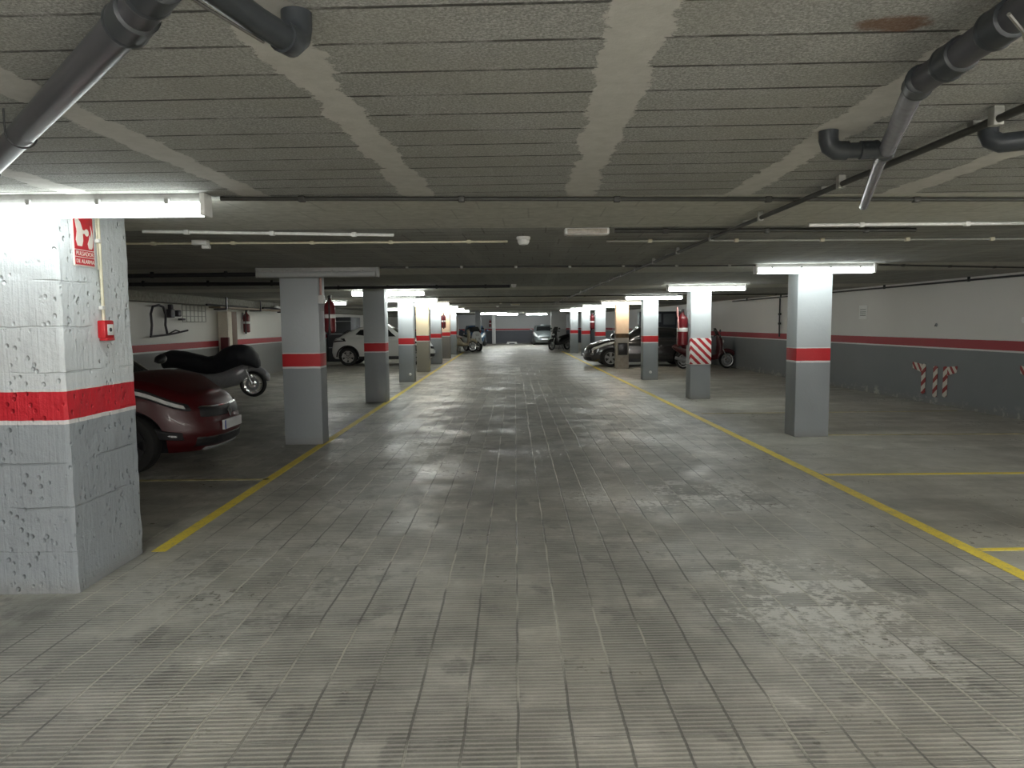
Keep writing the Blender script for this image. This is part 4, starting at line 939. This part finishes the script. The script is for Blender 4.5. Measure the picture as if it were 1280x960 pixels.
def scooter(label, loc, rz, paint, seatmat, L=1.9, topcase=None, screen=True, cat='motorcycle', name='motorcycle'):
    t = thing(name, label, cat, loc, rz); k = L/1.9; t.scale = (1, 1.1, 1.08)
    mwheel(t, 0.68*k, 0.27, 0.11); mwheel(t, -0.62*k, 0.26, 0.13)
    bm = NB(); blob(bm, [(-0.95*k, 0, 0.70, 0.05, 0.03), (-0.85*k, 0, 0.68, 0.13, 0.11), (-0.5*k, 0, 0.56, 0.20, 0.22), (-0.15*k, 0, 0.48, 0.19, 0.20), (0.1*k, 0, 0.36, 0.17, 0.10), (0.3*k, 0, 0.36, 0.18, 0.09), (0.38*k, 0, 0.42, 0.16, 0.10)], 20); obj('body', bm, paint, t, True)
    bm = NB(); blob(bm, [(0.30, 0.36*k, 0, 0.05, 0.20), (0.50, 0.42*k, 0, 0.07, 0.24), (0.75, 0.46*k, 0, 0.09, 0.22), (0.95, 0.44*k, 0, 0.10, 0.17), (1.04, 0.40*k, 0, 0.05, 0.10)], 20, 'Z'); obj('front_fairing', bm, paint, t, True)
    bm = NB(); blob(bm, [(-0.80*k, 0, 0.80, 0.08, 0.03), (-0.72*k, 0, 0.82, 0.13, 0.06), (-0.3*k, 0, 0.76, 0.15, 0.06), (0.0, 0, 0.70, 0.12, 0.05), (0.06*k, 0, 0.70, 0.05, 0.02)], 16); obj('seat', bm, seatmat, t, True)
    bm = NB(); a = []
    pts = [(0.68*k+math.cos(q)*0.30, 0, 0.27+math.sin(q)*0.30) for q in [PI*(0.15+0.7*j/8) for j in range(9)]]
    tube(bm, pts, [0.03]+[0.07]*7+[0.03], 12); obj('front_fender', bm, paint, t, True)
    bm = NB()
    for s in (-1, 1): tube(bm, [(0.68*k, s*0.085, 0.27), (0.50*k, s*0.075, 0.72)], 0.020, 8)
    obj('fork', bm, m_chrome, t, True)
    bm = NB(); tube(bm, [(0.38*k, -0.34, 1.02), (0.44*k, -0.15, 1.05), (0.44*k, 0.15, 1.05), (0.38*k, 0.34, 1.02)], 0.018, 8); obj('handlebar', bm, m_black, t, True)
    bm = NB(); blob(bm, [(0.48*k, 0, 0.86, 0.10, 0.07), (0.56*k, 0, 0.86, 0.09, 0.06), (0.585*k, 0, 0.86, 0.03, 0.02)], 16); obj('headlight', bm, m_lens, t, True)
    for s in (-1, 1):
        bm = NB(); tube(bm, [(0.40*k, s*0.26, 1.04), (0.38*k, s*0.30, 1.16)], 0.007, 6); blob(bm, [(s*0.25, 0.38*k, 1.19, 0.02, 0.02), (s*0.31, 0.38*k, 1.20, 0.03, 0.045), (s*0.37, 0.38*k, 1.19, 0.015, 0.02)], 10, 'Y'); obj('mirror', bm, m_black, t, True)
    bm = NB(); tube(bm, [(-0.25*k, -0.12, 0.25), (-0.6*k, -0.19, 0.28), (-0.9*k, -0.20, 0.36)], [0.025, 0.045, 0.05], 10); obj('exhaust', bm, m_grey_plastic, t, True)
    bm = NB(); tube(bm, [(-0.1*k, 0.1, 0.22), (-0.12*k, 0.20, 0.0)], 0.012, 6); tube(bm, [(-0.1*k, -0.1, 0.22), (-0.12*k, -0.20, 0.0)], 0.012, 6); obj('stand', bm, m_rack, t, True)
    if screen:
        bm = NB(); blob(bm, [(0.98, 0.42*k, 0, 0.012, 0.17), (1.15, 0.36*k, 0, 0.012, 0.18), (1.28, 0.30*k, 0, 0.010, 0.13)], 18, 'Z'); obj('windscreen', bm, M('smoked_screen', (0.05, 0.05, 0.05), 0.1, noise=0), t, True)
    if topcase:
        bm = NB(); blob(bm, [(-1.05*k, 0, 0.98, 0.13, 0.10), (-1.0*k, 0, 0.98, 0.19, 0.14), (-0.72*k, 0, 0.98, 0.20, 0.15), (-0.66*k, 0, 0.98, 0.14, 0.11)], 18, n=3); obj('top_case', bm, topcase, t, True)
    return t
m_crimson = M('crimson_fairing', (0.06, 0.004, 0.008), 0.35, coat=0.3)
scooter('dark red motorcycle parked behind the hazard panel pillar by the right wall', (6.78, 24.10, 0), 0.0, m_crimson, m_black, 2.2, None, True)
m_mblack = M('glossy_black_fairing', (0.02, 0.02, 0.022), 0.2, coat=0.8)
scooter('black motorcycle with round silver headlight below the wide white far pillar', (3.20, 42.2, 0), -PI/2-0.85, m_mblack, m_black, 1.9)
m_beige = M('beige_scooter_paint', (0.42, 0.36, 0.26), 0.4); m_pink = M('pale_scooter_seat', (0.60, 0.48, 0.44), 0.5)
scooter('beige scooter with pale seat at the far left of the aisle', (-2.55, 40.3, 0), 0.15, m_beige, m_pink, 1.7, None, False, 'scooter', 'scooter').scale = (1, 1.6, 1.22)
m_whites = M('white_scooter_paint', (0.78, 0.80, 0.80), 0.35)
scooter('white scooter behind the beige one at the far left', (-2.0, 41.6, 0), -0.9, m_whites, m_black, 1.8, None, True, 'scooter', 'scooter').scale = (1, 1.6, 1.12)
scooter('black covered scooter standing behind the fifth right pillar', (5.2, 31.5, 0), PI, m_mblack, m_black, 1.9, m_black, True, 'scooter', 'scooter')

# maxi scooter under a dark cover
t = thing('covered_motorcycle', 'grey maxi scooter under a black cover behind the red car', 'motorcycle', (-6.52, 15.9, 0), 0.05)
mwheel(t, 0.78, 0.30, 0.13, m_chrome, 5); mwheel(t, -0.70, 0.28, 0.15, m_grey_plastic, 5)
m_sgrey = M('scooter_grey_paint', (0.30, 0.30, 0.32), 0.28, 0.3, coat=0.6)
bm = NB(); blob(bm, [(-1.0, 0, 0.55, 0.06, 0.08), (-0.8, 0, 0.52, 0.18, 0.17), (-0.3, 0, 0.42, 0.22, 0.20), (0.15, 0, 0.42, 0.23, 0.22), (0.45, 0, 0.52, 0.22, 0.25), (0.62, 0, 0.60, 0.15, 0.20), (0.70, 0, 0.64, 0.08, 0.12)], 22); obj('body', bm, m_sgrey, t, True)
bm = NB(); pts = [(0.78+math.cos(q)*0.345, 0, 0.30+math.sin(q)*0.345) for q in [PI*(0.05+0.72*j/9) for j in range(10)]]
tube(bm, pts, [0.03]+[0.075]*8+[0.04], 14); obj('front_fender', bm, m_sgrey, t, True)
bm = NB()
for s in (-1, 1): tube(bm, [(0.78, s*0.095, 0.30), (0.60, s*0.085, 0.78)], 0.024, 8)
obj('fork', bm, m_chrome, t, True)
bm = NB(); m_cover = M('black_cover_fabric', (0.008, 0.009, 0.014), 0.65, noise=0.15, nscale=9)
secs = [(-1.20, 0, 0.78, 0.05, 0.08), (-1.15, 0, 0.84, 0.20, 0.17), (-0.98, 0, 0.88, 0.26, 0.20), (-0.75, 0, 0.86, 0.27, 0.20), (-0.45, 0, 0.78, 0.27, 0.21), (-0.20, 0, 0.72, 0.28, 0.20), (0.0, 0, 0.74, 0.29, 0.22), (0.18, 0, 0.84, 0.33, 0.27), (0.38, 0, 0.92, 0.38, 0.27), (0.58, 0, 0.96, 0.38, 0.23), (0.74, 0, 0.92, 0.32, 0.22), (0.88, 0, 0.82, 0.20, 0.17), (0.94, 0, 0.74, 0.08, 0.09)]
blob(bm, secs, 40, n=2.5)
from mathutils import noise as N_
bmesh.ops.subdivide_edges(bm, edges=bm.edges[:], cuts=2, use_grid_fill=True, smooth=0.6)
for v in bm.verts: v.co += Vector((0, math.copysign(1, v.co.y), 0.5))*0.018*N_.noise(Vector((v.co.x*9, v.co.y*4, v.co.z*3)))
obj('cover', bm, m_cover, t, 'all')
bm = NB(); tube(bm, [(-0.05, 0.12, 0.25), (-0.1, 0.24, 0.0)], 0.014, 6); tube(bm, [(-0.05, -0.12, 0.25), (-0.1, -0.24, 0.0)], 0.014, 6); obj('stand', bm, m_rack, t, True)

# far bits
t = thing('parking_stop', 'small low white block on the floor near the far end wall', 'parking stop', (0.44, 55.3, 0))
bm = NB(); prism(bm, [(-0.45, 0), (-0.35, 0.17), (0.35, 0.17), (0.45, 0)], -0.12, 0.12, 'Y'); obj('stop_body', bm, m_white, t)
B('stop_slot', -0.22, 0.22, -0.125, -0.115, 0.02, 0.09, m_black, t)
t = thing('storage_cabinet', 'tall dark shelving cabinet against the left wall behind the white car', 'cabinet', (-7.4, 31.0, 0))
B('cabinet_body', -0.45, 0.6, 0, 2.0, 0, 1.95, M('dark_cabinet', (0.035, 0.038, 0.045), 0.5), t, 0.01)
for z in (0.6, 1.2, 1.75): B('shelf_edge', -0.4, 0.61, -0.02, 0.0, z, z+0.04, m_grey_plastic, t)
t = thing('storage_cabinet', 'tall dark cabinets with grey glass doors behind the grey car', 'cabinet', (6.4, 29.6, 0))
B('cabinet_body', -0.8, 0.95, 0, 0.5, 0, 2.05, M('navy_cabinet', (0.03, 0.035, 0.05), 0.5), t, 0.01)
B('cabinet_door', -0.72, -0.45, -0.02, 0.0, 1.5, 2.0, m_white, t, 0.005)
B('cabinet_door', -0.2, 0.1, -0.02, 0.0, 1.6, 1.95, M('grey_blue_door', (0.25, 0.30, 0.34), 0.4), t, 0.005)
B('cabinet_door', 0.2, 0.7, -0.02, 0.0, 1.5, 1.95, M('grey_door', (0.12, 0.14, 0.16), 0.4), t, 0.005)
t = thing('door_leaf', 'brown wooden panel standing upright behind the far left scooters', 'panel', (-2.9, 41.9, 0))
B('panel_board', -0.3, 0.0, 0, 0.06, 0, 2.0, M('tan_board', (0.32, 0.24, 0.16), 0.6), t, 0.005)
B('panel_edge', 0.0, 0.08, 0, 0.06, 0, 2.0, m_white, t, 0.005)

# small fittings
for lb, loc in (('small white round plate low on the front of the third right pillar', (4.00, 19.50, 0.22)), ('small white round plate low on the front of the fourth left pillar', (-2.68, 19.55, 0.22))):
    t = thing('cover_plate', lb, 'cover plate', loc)
    bm = NB(); lathe(bm, [(0.038, 0.0), (0.038, -0.010), (0.030, -0.016), (0.0, -0.016)], axis='Y', seg=20); obj('plate_disc', bm, m_white, t, True)
    bm = NB(); lathe(bm, [(0.008, -0.015), (0.008, -0.019), (0.0, -0.019)], axis='Y', seg=10); obj('screw', bm, m_grey_plastic, t, True)
t = on_rwall('wall_anchor', 'small dark anchor mark on the right wall above the striped tapes', 'wall anchor', 13.25, 1.50)
bm = NB(); lathe(bm, [(0.035, 0.0), (0.035, -0.006), (0.015, -0.008), (0.0, -0.008)], axis='X', seg=16); obj('anchor_disc', bm, m_grey_plastic, t, True)
bm = NB(); tube(bm, [(-0.006, 0.0, 0.0), (-0.03, 0.0, -0.004), (-0.034, 0.0, -0.03)], 0.005, 8); obj('anchor_hook', bm, m_rack, t, True)
